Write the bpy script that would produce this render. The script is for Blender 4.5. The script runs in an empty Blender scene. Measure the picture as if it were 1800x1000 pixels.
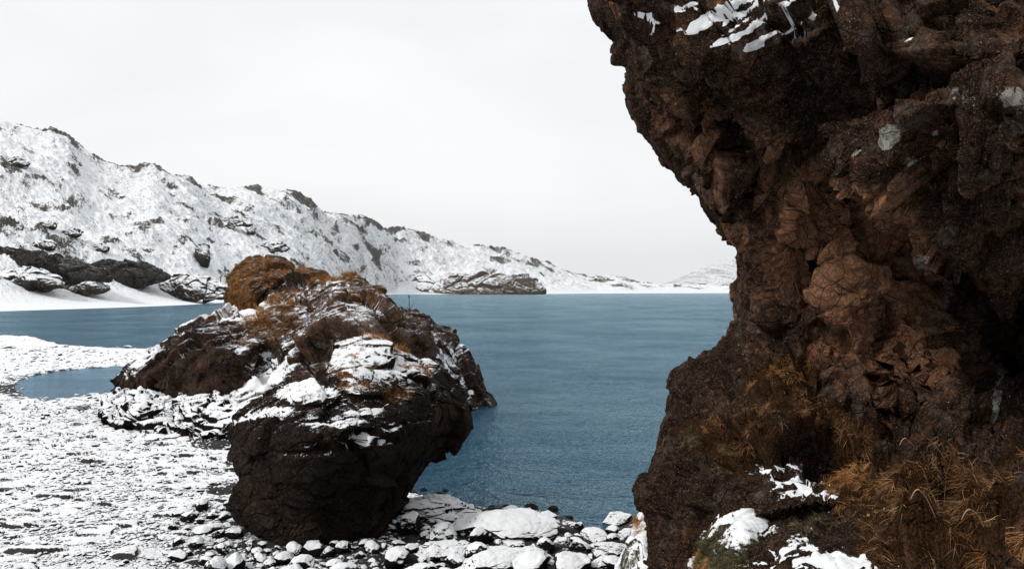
import bpy, math, random
import numpy as np, time
T0 = time.time()
def tick(m): print('TICK', m, round(time.time()-T0, 1))
random.seed(7); RNG = np.random.default_rng(7)

# ------------------------------------------------------------------ camera
F, U0, V0, CH = 1413.0, 900.0, 512.0, 6.0      # focal length in photo pixels, horizon row, eye height (m above the lake)
S = bpy.context.scene
COL = S.collection
cam = bpy.data.cameras.new('camera'); cam_o = bpy.data.objects.new('camera', cam); COL.objects.link(cam_o)
cam.sensor_width = 36; cam.lens = F / 1800 * 36
cam.shift_y = (V0 - 500) / 1800
cam.clip_start = 0.1; cam.clip_end = 30000
cam_o.location = (0, 0, CH); cam_o.rotation_euler = (math.radians(90), 0, 0)
S.camera = cam_o

# ------------------------------------------------------------------ sky and sun
SUN_EL, SUN_AZ = math.radians(42), math.radians(-122)   # azimuth from +Y, negative = to the left
w = bpy.data.worlds.new('World'); S.world = w; w.use_nodes = True
nt = w.node_tree; nt.nodes.clear()
out = nt.nodes.new('ShaderNodeOutputWorld'); bg = nt.nodes.new('ShaderNodeBackground')
sky = nt.nodes.new('ShaderNodeTexSky'); sky.sky_type = 'NISHITA'; sky.sun_disc = False
sky.sun_elevation = SUN_EL; sky.sun_rotation = SUN_AZ
tc = nt.nodes.new('ShaderNodeTexCoord')
mp = nt.nodes.new('ShaderNodeMapping'); mp.inputs['Scale'].default_value = (1.0, 1.0, 3.2)
nz = nt.nodes.new('ShaderNodeTexNoise'); nz.inputs['Scale'].default_value = 1.7; nz.inputs['Detail'].default_value = 5
nz.inputs['Distortion'].default_value = 0.4
cr = nt.nodes.new('ShaderNodeValToRGB')
cr.color_ramp.elements[0].position = 0.32; cr.color_ramp.elements[0].color = (8.0, 8.25, 8.5, 1)
cr.color_ramp.elements[1].position = 0.68; cr.color_ramp.elements[1].color = (9.35, 9.4, 9.45, 1)
mx = nt.nodes.new('ShaderNodeMix'); mx.data_type = 'RGBA'; mx.inputs[0].default_value = 0.97
nt.links.new(tc.outputs['Generated'], mp.inputs[0]); nt.links.new(mp.outputs[0], nz.inputs['Vector'])
nt.links.new(nz.outputs['Fac'], cr.inputs[0])
nt.links.new(sky.outputs[0], mx.inputs[6]); nt.links.new(cr.outputs[0], mx.inputs[7])
sep = nt.nodes.new('ShaderNodeSeparateXYZ'); nt.links.new(tc.outputs['Generated'], sep.inputs[0])   # sky dimmed behind the camera, added to cut front light on the rocks
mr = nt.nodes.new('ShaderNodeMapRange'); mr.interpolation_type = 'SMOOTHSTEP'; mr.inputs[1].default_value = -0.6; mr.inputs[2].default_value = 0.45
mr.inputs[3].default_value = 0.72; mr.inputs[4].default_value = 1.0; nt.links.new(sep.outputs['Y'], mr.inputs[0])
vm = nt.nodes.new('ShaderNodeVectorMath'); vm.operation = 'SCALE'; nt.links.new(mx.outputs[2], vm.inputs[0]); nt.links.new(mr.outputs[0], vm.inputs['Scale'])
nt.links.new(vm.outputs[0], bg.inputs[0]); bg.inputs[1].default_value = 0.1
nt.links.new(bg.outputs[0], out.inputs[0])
sl = bpy.data.lights.new('sun', 'SUN'); sl.energy = 1.8; sl.angle = math.radians(10); sl.color = (1.0, 0.96, 0.9)
so = bpy.data.objects.new('sun', sl); COL.objects.link(so)
so.rotation_euler = (math.pi/2 - SUN_EL, 0, -SUN_AZ + math.pi)
S.view_settings.view_transform = 'Standard'; S.view_settings.look = 'None'
S.view_settings.exposure = 0.13; S.view_settings.gamma = 1.0

# ------------------------------------------------------------------ numpy helpers
def _hash(ix, iy, iz, seed):
    h = (ix.astype(np.uint32)*np.uint32(374761393) + iy.astype(np.uint32)*np.uint32(668265263)
         + iz.astype(np.uint32)*np.uint32(2147483647 - 1274126177) + np.uint32((seed*974634777 + 12345) & 0xffffffff))
    h = (h ^ (h >> np.uint32(13))) * np.uint32(1274126177)
    h = (h ^ (h >> np.uint32(16))) * np.uint32(2246822519)
    return h ^ (h >> np.uint32(15))
def _f(h): return (h & np.uint32(0xffffff)).astype(np.float32) / np.float32(0xffffff)
def noise(p, seed=0):
    """gradient-like value noise, -1..1"""
    p = np.asarray(p, np.float32); f = np.floor(p); i = f.astype(np.int64); t = p - f
    w_ = t*t*t*(t*(t*6-15)+10); r = 0
    for dx in (0, 1):
        wx = w_[:, 0] if dx else 1-w_[:, 0]
        for dy in (0, 1):
            wy = w_[:, 1] if dy else 1-w_[:, 1]
            for dz in (0, 1):
                wz = w_[:, 2] if dz else 1-w_[:, 2]
                h = _hash(i[:, 0]+dx, i[:, 1]+dy, i[:, 2]+dz, seed)
                gx = _f(h)*2-1; h2 = h*np.uint32(2654435761); gy = _f(h2 ^ (h2 >> np.uint32(11)))*2-1
                h3 = h2*np.uint32(1597334677); gz = _f(h3 ^ (h3 >> np.uint32(9)))*2-1
                r = r + wx*wy*wz*(gx*(t[:, 0]-dx)+gy*(t[:, 1]-dy)+gz*(t[:, 2]-dz))
    return r*1.5
def fbm(p, n=5, gain=0.5, lac=2.03, seed=0, ridged=False):
    a = 1.0; s = 0; tot = 0
    p = np.array(p, np.float32)
    for k in range(n):
        v = noise(p, seed+k*17)
        if ridged: v = 1-2*np.abs(v)*1.3
        s = s + a*v; tot += a; a *= gain; p = p*lac + 3.7
    return s/tot
def worley(p, seed=0):
    """F1, F2, vector to the nearest cell point, cell hash"""
    p = np.asarray(p, np.float32); i = np.floor(p).astype(np.int64); n = len(p)
    f1 = np.full(n, 9., np.float32); f2 = np.full(n, 9., np.float32); v1 = np.zeros((n, 3), np.float32); hh = np.zeros(n, np.uint32)
    for dx in (-1, 0, 1):
        for dy in (-1, 0, 1):
            for dz in (-1, 0, 1):
                cx, cy, cz = i[:, 0]+dx, i[:, 1]+dy, i[:, 2]+dz
                h = _hash(cx, cy, cz, seed)
                h2 = h*np.uint32(2654435761); h2 = h2 ^ (h2 >> np.uint32(15)); h3 = h2*np.uint32(1597334677); h3 = h3 ^ (h3 >> np.uint32(13))
                q = np.stack([cx+_f(h), cy+_f(h2), cz+_f(h3)], 1).astype(np.float32) - p
                d = np.sqrt((q*q).sum(1))
                c = d < f1
                f2 = np.where(c, f1, np.minimum(f2, d)); f1 = np.where(c, d, f1)
                v1[c] = q[c]; hh = np.where(c, h, hh)
    return f1, f2, v1, hh
def facet(p, size, tilt, crack, seed=0, stretch=(1, 1, 1), rot=0.0, warp=0.22, cw=0.06):
    """broken rock: each cell is a tilted plane, with a crack between cells (metres)"""
    q = np.array(p, np.float32)
    if rot:
        c, s = math.cos(rot), math.sin(rot); x = q[:, 0]*c+q[:, 2]*s; z = -q[:, 0]*s+q[:, 2]*c; q[:, 0] = x; q[:, 2] = z
    q = q/size/np.array(stretch, np.float32)
    wv = np.stack([noise(q*1.3+9, seed+5), noise(q*1.3+31, seed+6), noise(q*1.3+57, seed+7)], 1)*warp
    q = q+wv
    f1, f2, v, h = worley(q, seed)
    a = _f(h*np.uint32(97531))*2-1; b = _f(h*np.uint32(86243))*2-1; c = _f(h*np.uint32(53171))*2-1
    pl = (v[:, 0]*a+v[:, 1]*b+v[:, 2]*c)*1.4 + c*0.35
    return size*(tilt*pl) - crack*np.exp(-(f2-f1)/(cw*0.5)), f2-f1, _f(h*np.uint32(1234577))
def sstep(a, b, x):
    t = np.clip((x-a)/(b-a), 0, 1); return t*t*(3-2*t)
def unproj(u, v, d):
    return np.stack([(u-U0)/F*d, d, CH-(v-V0)/F*d], -1)
def gpt(u, v, z=0.0):
    d = (CH-z)*F/(v-V0); return ((u-U0)/F*d, d)
class RBF:
    def __init__(s, pts, vals, sm=1e-3):
        s.p = np.array(pts, float)/100; n = len(s.p); v = np.array(vals, float)
        k = s.k(s.p, s.p)+np.eye(n)*sm; P = np.hstack([np.ones((n, 1)), s.p])
        A = np.zeros((n+3, n+3)); A[:n, :n] = k; A[:n, n:] = P; A[n:, :n] = P.T
        s.w = np.linalg.solve(A, np.concatenate([v, np.zeros(3)]))
    def k(s, a, b):
        d = np.sqrt(((a[:, None, :]-b[None])**2).sum(-1)+0.02); return d
    def __call__(s, u, v):
        q = np.stack([u, v], 1)/100; r = np.empty(len(q))
        for i in range(0, len(q), 100000):
            c = q[i:i+100000]; r[i:i+100000] = s.k(c, s.p)@s.w[:-3]+s.w[-3]+c@s.w[-2:]
        return r
def poly_sd(x, y, poly):
    """signed distance, negative inside"""
    P = np.array(poly, float); n = len(P); d = np.full(x.shape, 1e18); ins = np.zeros(x.shape, bool)
    for i in range(n):
        ax, ay = P[i]; bx, by = P[(i+1) % n]; ex, ey = bx-ax, by-ay
        t = np.clip(((x-ax)*ex+(y-ay)*ey)/(ex*ex+ey*ey+1e-12), 0, 1)
        d = np.minimum(d, (x-ax-t*ex)**2+(y-ay-t*ey)**2)
        c = (ay > y) != (by > y)
        with np.errstate(divide='ignore', invalid='ignore'):
            xi = ax+(y-ay)*ex/(ey if ey != 0 else 1e-12)
        ins ^= c & (x < xi)
    return np.sqrt(d)*np.where(ins, -1, 1)
def smooth_poly(P, k=2):
    P = np.array(P, float)
    for _ in range(k):
        Q = np.roll(P, -1, 0); P = np.stack([P*.75+Q*.25, P*.25+Q*.75], 1).reshape(-1, 2)
    return P

# ------------------------------------------------------------------ mesh / object helpers
def mesh_np(name, co, faces, attrs=None, smooth=True):
    me = bpy.data.meshes.new(name); nf, k = faces.shape
    me.vertices.add(len(co)); me.vertices.foreach_set('co', np.ascontiguousarray(co, np.float32).ravel())
    me.loops.add(nf*k); me.loops.foreach_set('vertex_index', np.ascontiguousarray(faces, np.int32).ravel())
    me.polygons.add(nf); me.polygons.foreach_set('loop_start', np.arange(0, nf*k, k, dtype=np.int32))
    me.polygons.foreach_set('loop_total', np.full(nf, k, np.int32))
    me.polygons.foreach_set('use_smooth', np.full(nf, smooth, bool))
    for a, val in (attrs or {}).items():
        at = me.attributes.new(a, 'FLOAT', 'POINT'); at.data.foreach_set('value', np.ascontiguousarray(val, np.float32))
    me.update(calc_edges=True); me.validate(); return me
def link(name, me, m, label=None, cat=None, group=None, kind=None, parent=None, loc=None):
    o = bpy.data.objects.new(name, me); COL.objects.link(o)
    if m and not me.materials: me.materials.append(m)
    if label: o['label'] = label
    if cat: o['category'] = cat
    if group: o['group'] = group
    if kind: o['kind'] = kind
    if parent: o.parent = parent
    if loc is not None: o.location = loc
    return o
def recentre(o):
    """put the origin at the base of the mesh"""
    me = o.data; n = len(me.vertices); c = np.empty(n*3, np.float32); me.vertices.foreach_get('co', c); c = c.reshape(-1, 3)
    b = np.array([c[:, 0].mean(), c[:, 1].mean(), c[:, 2].min()]); me.vertices.foreach_set('co', (c-b).astype(np.float32).ravel())
    o.location = b; me.update()
def grid_faces(r, c):
    i = np.arange(r*c).reshape(r, c)
    return np.stack([i[:-1, :-1], i[:-1, 1:], i[1:, 1:], i[1:, :-1]], -1).reshape(-1, 4)
def grid_normals(P):
    du = np.gradient(P, axis=1); dv = np.gradient(P, axis=0); n = np.cross(dv, du)
    return n/(np.linalg.norm(n, axis=-1, keepdims=True)+1e-12)
def vnormals(co, faces):
    a = co[faces[:, 2]]-co[faces[:, 0]]; b = co[faces[:, 3]]-co[faces[:, 1]]; n = np.cross(a, b); N = np.zeros_like(co)
    for k in range(4):
        for ax in range(3): N[:, ax] += np.bincount(faces[:, k], n[:, ax], len(co))
    return N/(np.linalg.norm(N, axis=1, keepdims=True)+1e-12)
_cs = {}
def cubesphere(n):
    if n in _cs: return _cs[n]
    key = {}; g = np.tan(np.linspace(-1, 1, n+1)*math.pi/4)
    A, B = np.meshgrid(g, g, indexing='ij'); one = np.ones_like(A); V = []; Fc = []
    for ax, s in ((0, 1), (0, -1), (1, 1), (1, -1), (2, 1), (2, -1)):
        c = [A, B]; c.insert(ax, one*s); P = np.stack(c, -1).reshape(-1, 3)
        f = grid_faces(n+1, n+1)
        flip = (s < 0) ^ (ax == 1)
        V.append(P); Fc.append((f[:, ::-1] if not flip else f)+len(V[:-1])*(n+1)**2)
    V = np.concatenate(V); Fc = np.concatenate(Fc)
    k = np.round(V*1e5).astype(np.int64); _, idx, inv = np.unique(k, axis=0, return_index=True, return_inverse=True)
    V = V[idx]; Fc = inv.ravel()[Fc]; V = V/np.linalg.norm(V, axis=1, keepdims=True)
    a = V[Fc[:, 1]]-V[Fc[:, 0]]; b = V[Fc[:, 3]]-V[Fc[:, 0]]; nn = (np.cross(a, b)*V[Fc[:, 0]]).sum(1)
    Fc = np.where((nn < 0)[:, None], Fc[:, ::-1], Fc)
    _cs[n] = (V, Fc); return _cs[n]

# ------------------------------------------------------------------ materials
def nodes(m):
    m.use_nodes = True; n = m.node_tree; n.nodes.clear(); return n
class NB:
    def __init__(s, name):
        s.m = bpy.data.materials.new(name); s.t = nodes(s.m); s.N = s.t.nodes; s.L = s.t.links
        s.out = s.N.new('ShaderNodeOutputMaterial'); s.b = s.N.new('ShaderNodeBsdfPrincipled'); s.L.new(s.b.outputs[0], s.out.inputs[0])
        s.tc = s.N.new('ShaderNodeTexCoord'); s.g = s.N.new('ShaderNodeNewGeometry')
    def set(s, inp, v):
        if hasattr(v, 'links') or hasattr(v, 'is_output'): s.L.new(v, inp)
        else: inp.default_value = v
    def noise(s, scale, detail=4, rough=0.55, vec=None, dist=0, mapscale=None, rot=None):
        n = s.N.new('ShaderNodeTexNoise'); n.inputs['Scale'].default_value = scale; n.inputs['Detail'].default_value = detail
        n.inputs['Roughness'].default_value = rough; n.inputs['Distortion'].default_value = dist
        v = vec or s.g.outputs['Position']
        if mapscale:
            mp = s.N.new('ShaderNodeMapping'); mp.inputs['Scale'].default_value = mapscale
            if rot: mp.inputs['Rotation'].default_value = rot
            s.L.new(v, mp.inputs[0]); v = mp.outputs[0]
        s.L.new(v, n.inputs['Vector']); return n.outputs['Fac']
    def voro(s, scale, feat='F1', out='Distance'):
        n = s.N.new('ShaderNodeTexVoronoi'); n.feature = feat; n.inputs['Scale'].default_value = scale
        s.L.new(s.g.outputs['Position'], n.inputs['Vector']); return n.outputs[out]
    def math(s, op, a, b=0.0, c=None, clamp=False):
        n = s.N.new('ShaderNodeMath'); n.operation = op; n.use_clamp = clamp; s.set(n.inputs[0], a); s.set(n.inputs[1], b)
        if c is not None: s.set(n.inputs[2], c)
        return n.outputs[0]
    def ss(s, x, lo, hi):
        n = s.N.new('ShaderNodeMapRange'); n.interpolation_type = 'SMOOTHSTEP'; s.set(n.inputs[0], x)
        n.inputs[1].default_value = lo; n.inputs[2].default_value = hi; return n.outputs[0]
    def mix(s, f, a, b):
        n = s.N.new('ShaderNodeMix'); n.data_type = 'RGBA'; s.set(n.inputs[0], f)
        for k, v in ((6, a), (7, b)):
            if isinstance(v, tuple): n.inputs[k].default_value = (*v, 1)
            else: s.L.new(v, n.inputs[k])
        return n.outputs[2]
    def attr(s, name):
        n = s.N.new('ShaderNodeAttribute'); n.attribute_name = name; return n.outputs['Fac']
    def nzz(s):
        n = s.N.new('ShaderNodeSeparateXYZ'); s.L.new(s.g.outputs['Normal'], n.inputs[0]); return n.outputs['Z']
    def bump(s, h, strength, dist, nrm=None):
        n = s.N.new('ShaderNodeBump'); n.inputs['Strength'].default_value = strength; n.inputs['Distance'].default_value = dist
        s.L.new(h, n.inputs['Height'])
        if nrm: s.L.new(nrm, n.inputs['Normal'])
        return n.outputs[0]

def rock_mat(name, dark, brown, sc=1.0, snow_thr=0.62, snow_k=0.30, tone0=0.0, moss=(0.20, 0.085, 0.022), speck=0.5, rough=0.85, snow_scale=1.0, lich=(0.42, 0.40, 0.36), spec=0.06, dots=0.0):
    """sc = features per metre. attributes: snow (bias), tone, lich, moss"""
    B = NB(name)
    n1 = B.noise(1.1*sc, 6, 0.62); n2 = B.noise(6*sc, 5, 0.6); n3 = B.noise(28*sc, 4, 0.65)
    grain = B.noise(90*sc, 2, 0.6)
    tone = B.math('ADD', B.math('ADD', B.math('MULTIPLY', n1, 1.5), B.math('MULTIPLY', n2, 0.7)), B.math('ADD', B.attr('tone'), -0.9+tone0))
    col = B.mix(B.ss(tone, 0.0, 0.9), dark, brown)
    col = B.mix(B.math('MULTIPLY', B.ss(n3, 0.5, 0.75), 0.55), col, tuple(min(1, c*1.9+0.01) for c in brown))
    gr = B.noise(0.9*sc, 5, 0.7, mapscale=(1, 1, 1.6)); col = B.mix(B.math('MULTIPLY', B.ss(gr, 0.52, 0.66), 0.55), col, tuple((sum(brown)/3*k) for k in (0.92, 0.72, 0.60)))
    col = B.mix(B.math('MULTIPLY', B.ss(grain, 0.62, 0.78), 0.16), col, (0.30, 0.20, 0.13))
    # moss and short dry grass grown on the rock
    mf = B.ss(B.math('ADD', B.attr('moss'), B.math('MULTIPLY', B.math('ADD', n3, n2), 0.55)), 0.70, 0.95)
    mcol = B.mix(B.ss(n3, 0.4, 0.66), tuple(c*0.35 for c in moss), moss)
    col = B.mix(mf, col, mcol)
    # pale lichen
    lf = B.ss(B.math('ADD', B.attr('lich'), B.math('ADD', B.math('MULTIPLY', n3, 0.8), B.math('MULTIPLY', n2, 0.5))), 0.92, 1.02)
    col = B.mix(lf, col, B.mix(grain, tuple(c*0.6 for c in lich), lich))
    vr = B.N.new('ShaderNodeTexVoronoi'); vr.inputs['Scale'].default_value = 5.5*sc; B.L.new(B.g.outputs['Position'], vr.inputs['Vector'])
    sx = B.N.new('ShaderNodeSeparateXYZ'); B.L.new(vr.outputs['Color'], sx.inputs[0])
    dot = B.math('MULTIPLY', B.math('LESS_THAN', B.math('ADD', vr.outputs['Distance'], B.math('MULTIPLY', n3, 0.12)), B.math('MULTIPLY', sx.outputs['Y'], 0.17)), B.math('GREATER_THAN', B.math('ADD', sx.outputs['X'], n2), 1.12))
    col = B.mix(B.math('MULTIPLY', dot, dots), col, tuple(min(0.6, c*1.3) for c in lich))
    # snow that stays where the rock is flat enough
    sn = B.noise(5*sc*snow_scale, 6, 0.7); sn2 = B.noise(38*sc*snow_scale, 4, 0.7)
    e = B.math('ADD', B.math('ADD', B.nzz(), B.attr('snow')), B.math('ADD', B.math('MULTIPLY', B.math('SUBTRACT', sn, 0.5), 2*snow_k), B.math('MULTIPLY', B.math('SUBTRACT', sn2, 0.5), 2.4*snow_k)))
    sf = B.ss(e, snow_thr-0.04, snow_thr+0.08)
    sp = B.noise(60*sc*snow_scale, 3, 0.6)
    e2 = B.math('ADD', B.math('MULTIPLY', sp, 1.0), B.math('MULTIPLY', B.math('ADD', B.nzz(), B.attr('snow')), 0.14*speck))
    sf = B.math('MAXIMUM', sf, B.ss(e2, 0.735, 0.765))
    col = B.mix(sf, col, (0.86, 0.875, 0.90))
    B.L.new(col, B.b.inputs['Base Color'])
    B.L.new(B.mix(sf, (rough,)*3, (0.6,)*3), B.b.inputs['Roughness'])
    B.b.inputs['Specular IOR Level'].default_value = spec
    h = B.math('ADD', B.math('MULTIPLY', n2, 0.6), B.math('ADD', B.math('MULTIPLY', n3, 0.35), B.math('MULTIPLY', grain, 0.10)))
    rg = B.math('ABSOLUTE', B.math('SUBTRACT', B.noise(3.2*sc, 6, 0.6, dist=0.6), 0.5)); h = B.math('ADD', h, B.math('MULTIPLY', B.ss(rg, 0.0, 0.05), 0.35))
    wp_ = B.N.new('ShaderNodeTexNoise'); wp_.inputs['Scale'].default_value = 2.0*sc; wp_.inputs['Detail'].default_value = 3; B.L.new(B.g.outputs['Position'], wp_.inputs['Vector'])
    va = B.N.new('ShaderNodeVectorMath'); va.operation = 'MULTIPLY_ADD'; B.L.new(wp_.outputs['Color'], va.inputs[0]); va.inputs[1].default_value = (0.35/sc,)*3; B.L.new(B.g.outputs['Position'], va.inputs[2])
    for vs_, wt in ((1.3*sc, 0.9), (4.0*sc, 0.22)):
        ve = B.N.new('ShaderNodeTexVoronoi'); ve.feature = 'DISTANCE_TO_EDGE'; ve.inputs['Scale'].default_value = vs_; B.L.new(va.outputs[0], ve.inputs['Vector'])
        h = B.math('ADD', h, B.math('MULTIPLY', B.ss(ve.outputs['Distance'], 0.0, 0.035), wt))
    h = B.math('SUBTRACT', h, 1.2)
    h = B.math('ADD', B.math('MULTIPLY', B.math('SUBTRACT', h, 0.6), B.math('MULTIPLY_ADD', sf, -0.97, 1.0)), B.math('MULTIPLY', sf, 0.25))
    B.L.new(B.bump(h, 1.0, 0.13/sc), B.b.inputs['Normal'])
    return B.m
M = {}
M['boulder'] = rock_mat('dark_rock', (0.015, 0.010, 0.008), (0.085, 0.048, 0.030), sc=1.0, snow_k=0.55, snow_thr=1.02, tone0=-0.15, speck=0.6, moss=(0.30, 0.13, 0.035))
M['rear'] = rock_mat('rear_rock', (0.013, 0.009, 0.007), (0.15, 0.085, 0.054), sc=0.55, snow_k=0.56, snow_thr=0.98, tone0=0.0, speck=1.3, moss=(0.26, 0.125, 0.045), snow_scale=1.2)
M['cliff'] = rock_mat('cliff_rock', (0.024, 0.016, 0.012), (0.27, 0.135, 0.077), sc=1.9, snow_thr=1.25, tone0=0.0, speck=0.6, snow_scale=0.7, moss=(0.085, 0.040, 0.017), dots=1.0)
M['ledge'] = rock_mat('ledge_rock', (0.010, 0.009, 0.008), (0.035, 0.022, 0.016), sc=0.8, snow_thr=0.55, snow_k=0.22, tone0=-0.2, speck=1.0)
M['stone'] = rock_mat('shore_stone', (0.010, 0.010, 0.010), (0.032, 0.026, 0.022), sc=1.6, snow_thr=0.46, snow_k=0.16, tone0=-0.1, speck=0.8)
M['wetstone'] = rock_mat('wet_stone', (0.008, 0.009, 0.010), (0.025, 0.022, 0.02), sc=1.6, snow_thr=2.5, snow_k=0.1, tone0=-0.1, speck=0.0, rough=0.4)
M['knob'] = rock_mat('grassy_rock', (0.03, 0.018, 0.01), (0.12, 0.055, 0.02), sc=0.6, snow_thr=1.10, snow_k=0.3, tone0=0.1, speck=1.5, moss=(0.26, 0.12, 0.04))
M['far'] = rock_mat('far_rock', (0.030, 0.026, 0.022), (0.085, 0.065, 0.05), sc=0.09, snow_thr=0.66, snow_k=0.3, tone0=0.0, speck=2.0, spec=0.1)
M['fartan'] = rock_mat('far_tan_rock', (0.04, 0.028, 0.02), (0.17, 0.11, 0.075), sc=0.06, snow_thr=0.62, snow_k=0.35, tone0=0.1, speck=2.0, spec=0.1)
M['mossy'] = rock_mat('mossy_hummock', (0.03, 0.026, 0.016), (0.10, 0.08, 0.04), sc=2.0, snow_thr=0.62, snow_k=0.22, tone0=0.1, speck=0.5, moss=(0.17, 0.14, 0.07))

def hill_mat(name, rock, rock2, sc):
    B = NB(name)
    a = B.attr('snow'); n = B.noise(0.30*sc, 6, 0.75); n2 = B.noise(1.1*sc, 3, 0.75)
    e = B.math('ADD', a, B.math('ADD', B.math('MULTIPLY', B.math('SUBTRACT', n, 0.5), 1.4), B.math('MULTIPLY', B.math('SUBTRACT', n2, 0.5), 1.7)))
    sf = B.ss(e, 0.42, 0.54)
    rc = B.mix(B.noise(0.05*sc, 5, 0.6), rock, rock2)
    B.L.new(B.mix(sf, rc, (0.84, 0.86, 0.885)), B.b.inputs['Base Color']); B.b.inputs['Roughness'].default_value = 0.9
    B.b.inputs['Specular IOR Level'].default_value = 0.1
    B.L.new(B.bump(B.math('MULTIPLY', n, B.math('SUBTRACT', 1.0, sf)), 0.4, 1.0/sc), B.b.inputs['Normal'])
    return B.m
M['hill'] = hill_mat('snowy_hillside', (0.050, 0.048, 0.042), (0.11, 0.10, 0.085), 1.0)
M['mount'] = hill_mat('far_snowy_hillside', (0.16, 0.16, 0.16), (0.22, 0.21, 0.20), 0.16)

def beach_mat():
    B = NB('snowy_gravel')
    a = B.attr('snow'); n = B.noise(9, 5, 0.7); n2 = B.noise(30, 3, 0.65)
    e = B.math('ADD', a, B.math('ADD', B.math('MULTIPLY', B.math('SUBTRACT', n, 0.5), 0.9), B.math('MULTIPLY', B.math('SUBTRACT', n2, 0.5), 0.7)))
    sf = B.ss(e, 0.45, 0.55)
    rc = B.mix(B.noise(14, 4, 0.6), (0.010, 0.010, 0.011), (0.045, 0.040, 0.036))
    B.L.new(B.mix(sf, rc, (0.86, 0.875, 0.90)), B.b.inputs['Base Color']); B.b.inputs['Roughness'].default_value = 0.75
    B.b.inputs['Specular IOR Level'].default_value = 0.2
    B.L.new(B.bump(B.math('ADD', n, B.math('MULTIPLY', sf, 0.3)), 0.6, 0.03), B.b.inputs['Normal'])
    return B.m
M['beach'] = beach_mat()

def water_mat(name, base, calm=1.0, tint=(0.60, 0.79, 0.95)):
    B = NB(name); B.N.remove(B.b)
    w1 = B.noise(0.6, 3, 0.55, mapscale=(1.0, 1.25, 1), rot=(0, 0, 0.35)); w2 = B.noise(1.9, 4, 0.62, mapscale=(1, 1.2, 1), rot=(0, 0, 0.3)); w3 = B.noise(0.05, 3)
    w4 = B.noise(5.0, 3, 0.6, mapscale=(1, 1.1, 1), rot=(0, 0, 0.2)); gust = B.noise(0.22, 3, 0.6, mapscale=(1, 1.9, 1), rot=(0, 0, 0.3))
    amp = B.math('MULTIPLY', B.ss(w3, 0.3, 0.7), B.ss(gust, 0.25, 0.7))
    h = B.math('ADD', B.math('MULTIPLY', w1, 0.5), B.math('MULTIPLY', B.math('ADD', B.math('MULTIPLY', w2, 0.60), B.math('MULTIPLY', w4, 0.20)), B.math('MULTIPLY_ADD', amp, 0.9, 0.6)))
    nr = B.bump(h, 1.0, 0.80*calm)
    fr = B.N.new('ShaderNodeFresnel'); fr.inputs['IOR'].default_value = 1.42; B.L.new(nr, fr.inputs['Normal'])
    gl = B.N.new('ShaderNodeBsdfGlossy'); gl.inputs['Roughness'].default_value = 0.16; gl.inputs['Color'].default_value = (*tint, 1); B.L.new(nr, gl.inputs['Normal'])
    df = B.N.new('ShaderNodeBsdfDiffuse'); B.L.new(B.mix(w3, tuple(c*0.8 for c in base), base), df.inputs['Color'])
    ms = B.N.new('ShaderNodeMixShader'); B.L.new(fr.outputs[0], ms.inputs[0]); B.L.new(df.outputs[0], ms.inputs[1]); B.L.new(gl.outputs[0], ms.inputs[2]); B.L.new(ms.outputs[0], B.out.inputs[0])
    return B.m
M['water'] = water_mat('lake_water', (0.003, 0.042, 0.084), tint=(0.68, 0.90, 1.0))
M['pond'] = water_mat('pond_water', (0.03, 0.09, 0.14), 0.25)

def grass_mat(name, stops):
    B = NB(name); r = B.N.new('ShaderNodeValToRGB'); B.L.new(B.attr('rnd'), r.inputs[0]); e = r.color_ramp.elements
    e[0].position = 0; e[0].color = (*stops[0], 1); e[1].position = 1; e[1].color = (*stops[-1], 1)
    for k, c in enumerate(stops[1:-1]):
        x = e.new((k+1)/(len(stops)-1)); x.color = (*c, 1)
    B.L.new(r.outputs[0], B.b.inputs['Base Color']); B.b.inputs['Roughness'].default_value = 0.7; B.b.inputs['Specular IOR Level'].default_value = 0.15
    return B.m
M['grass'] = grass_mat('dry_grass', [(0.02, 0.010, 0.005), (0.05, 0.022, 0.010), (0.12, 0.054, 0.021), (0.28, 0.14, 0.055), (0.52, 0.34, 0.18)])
M['rust'] = grass_mat('rust_grass', [(0.05, 0.02, 0.007), (0.20, 0.082, 0.024), (0.46, 0.205, 0.062), (0.64, 0.40, 0.19)])
M['olive'] = grass_mat('olive_moss', [(0.03, 0.028, 0.012), (0.09, 0.08, 0.035), (0.18, 0.16, 0.085), (0.30, 0.27, 0.17)])
def plain(name, c, r=0.8):
    B = NB(name); B.L.new(B.mix(B.noise(20, 3), tuple(x*0.7 for x in c), c), B.b.inputs['Base Color']); B.b.inputs['Roughness'].default_value = r; return B.m
M['wood'] = plain('weathered_wood', (0.05, 0.04, 0.032)); M['straw'] = plain('straw_stalk', (0.42, 0.30, 0.17)); M['leaf'] = plain('yellow_leaf', (0.62, 0.42, 0.10))
M['cable'] = plain('pale_cable', (0.5, 0.48, 0.45))

# ------------------------------------------------------------------ lake
def sheet(us, Ds, zf):
    U, D = np.meshgrid(us, Ds); X = (U-U0)/F*D; P = np.stack([X, D, zf(X, D)], -1); return P
us = np.linspace(-1500, 3300, 60); Ds = np.geomspace(3, 9000, 80)
P = sheet(us, Ds, lambda x, y: np.zeros_like(x)).reshape(-1, 3)
link('lake', mesh_np('lake', P, grid_faces(80, 60)), M['water'], 'wind-rippled blue lake between the rocks and the snowy hills', 'lake', kind='structure')

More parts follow.
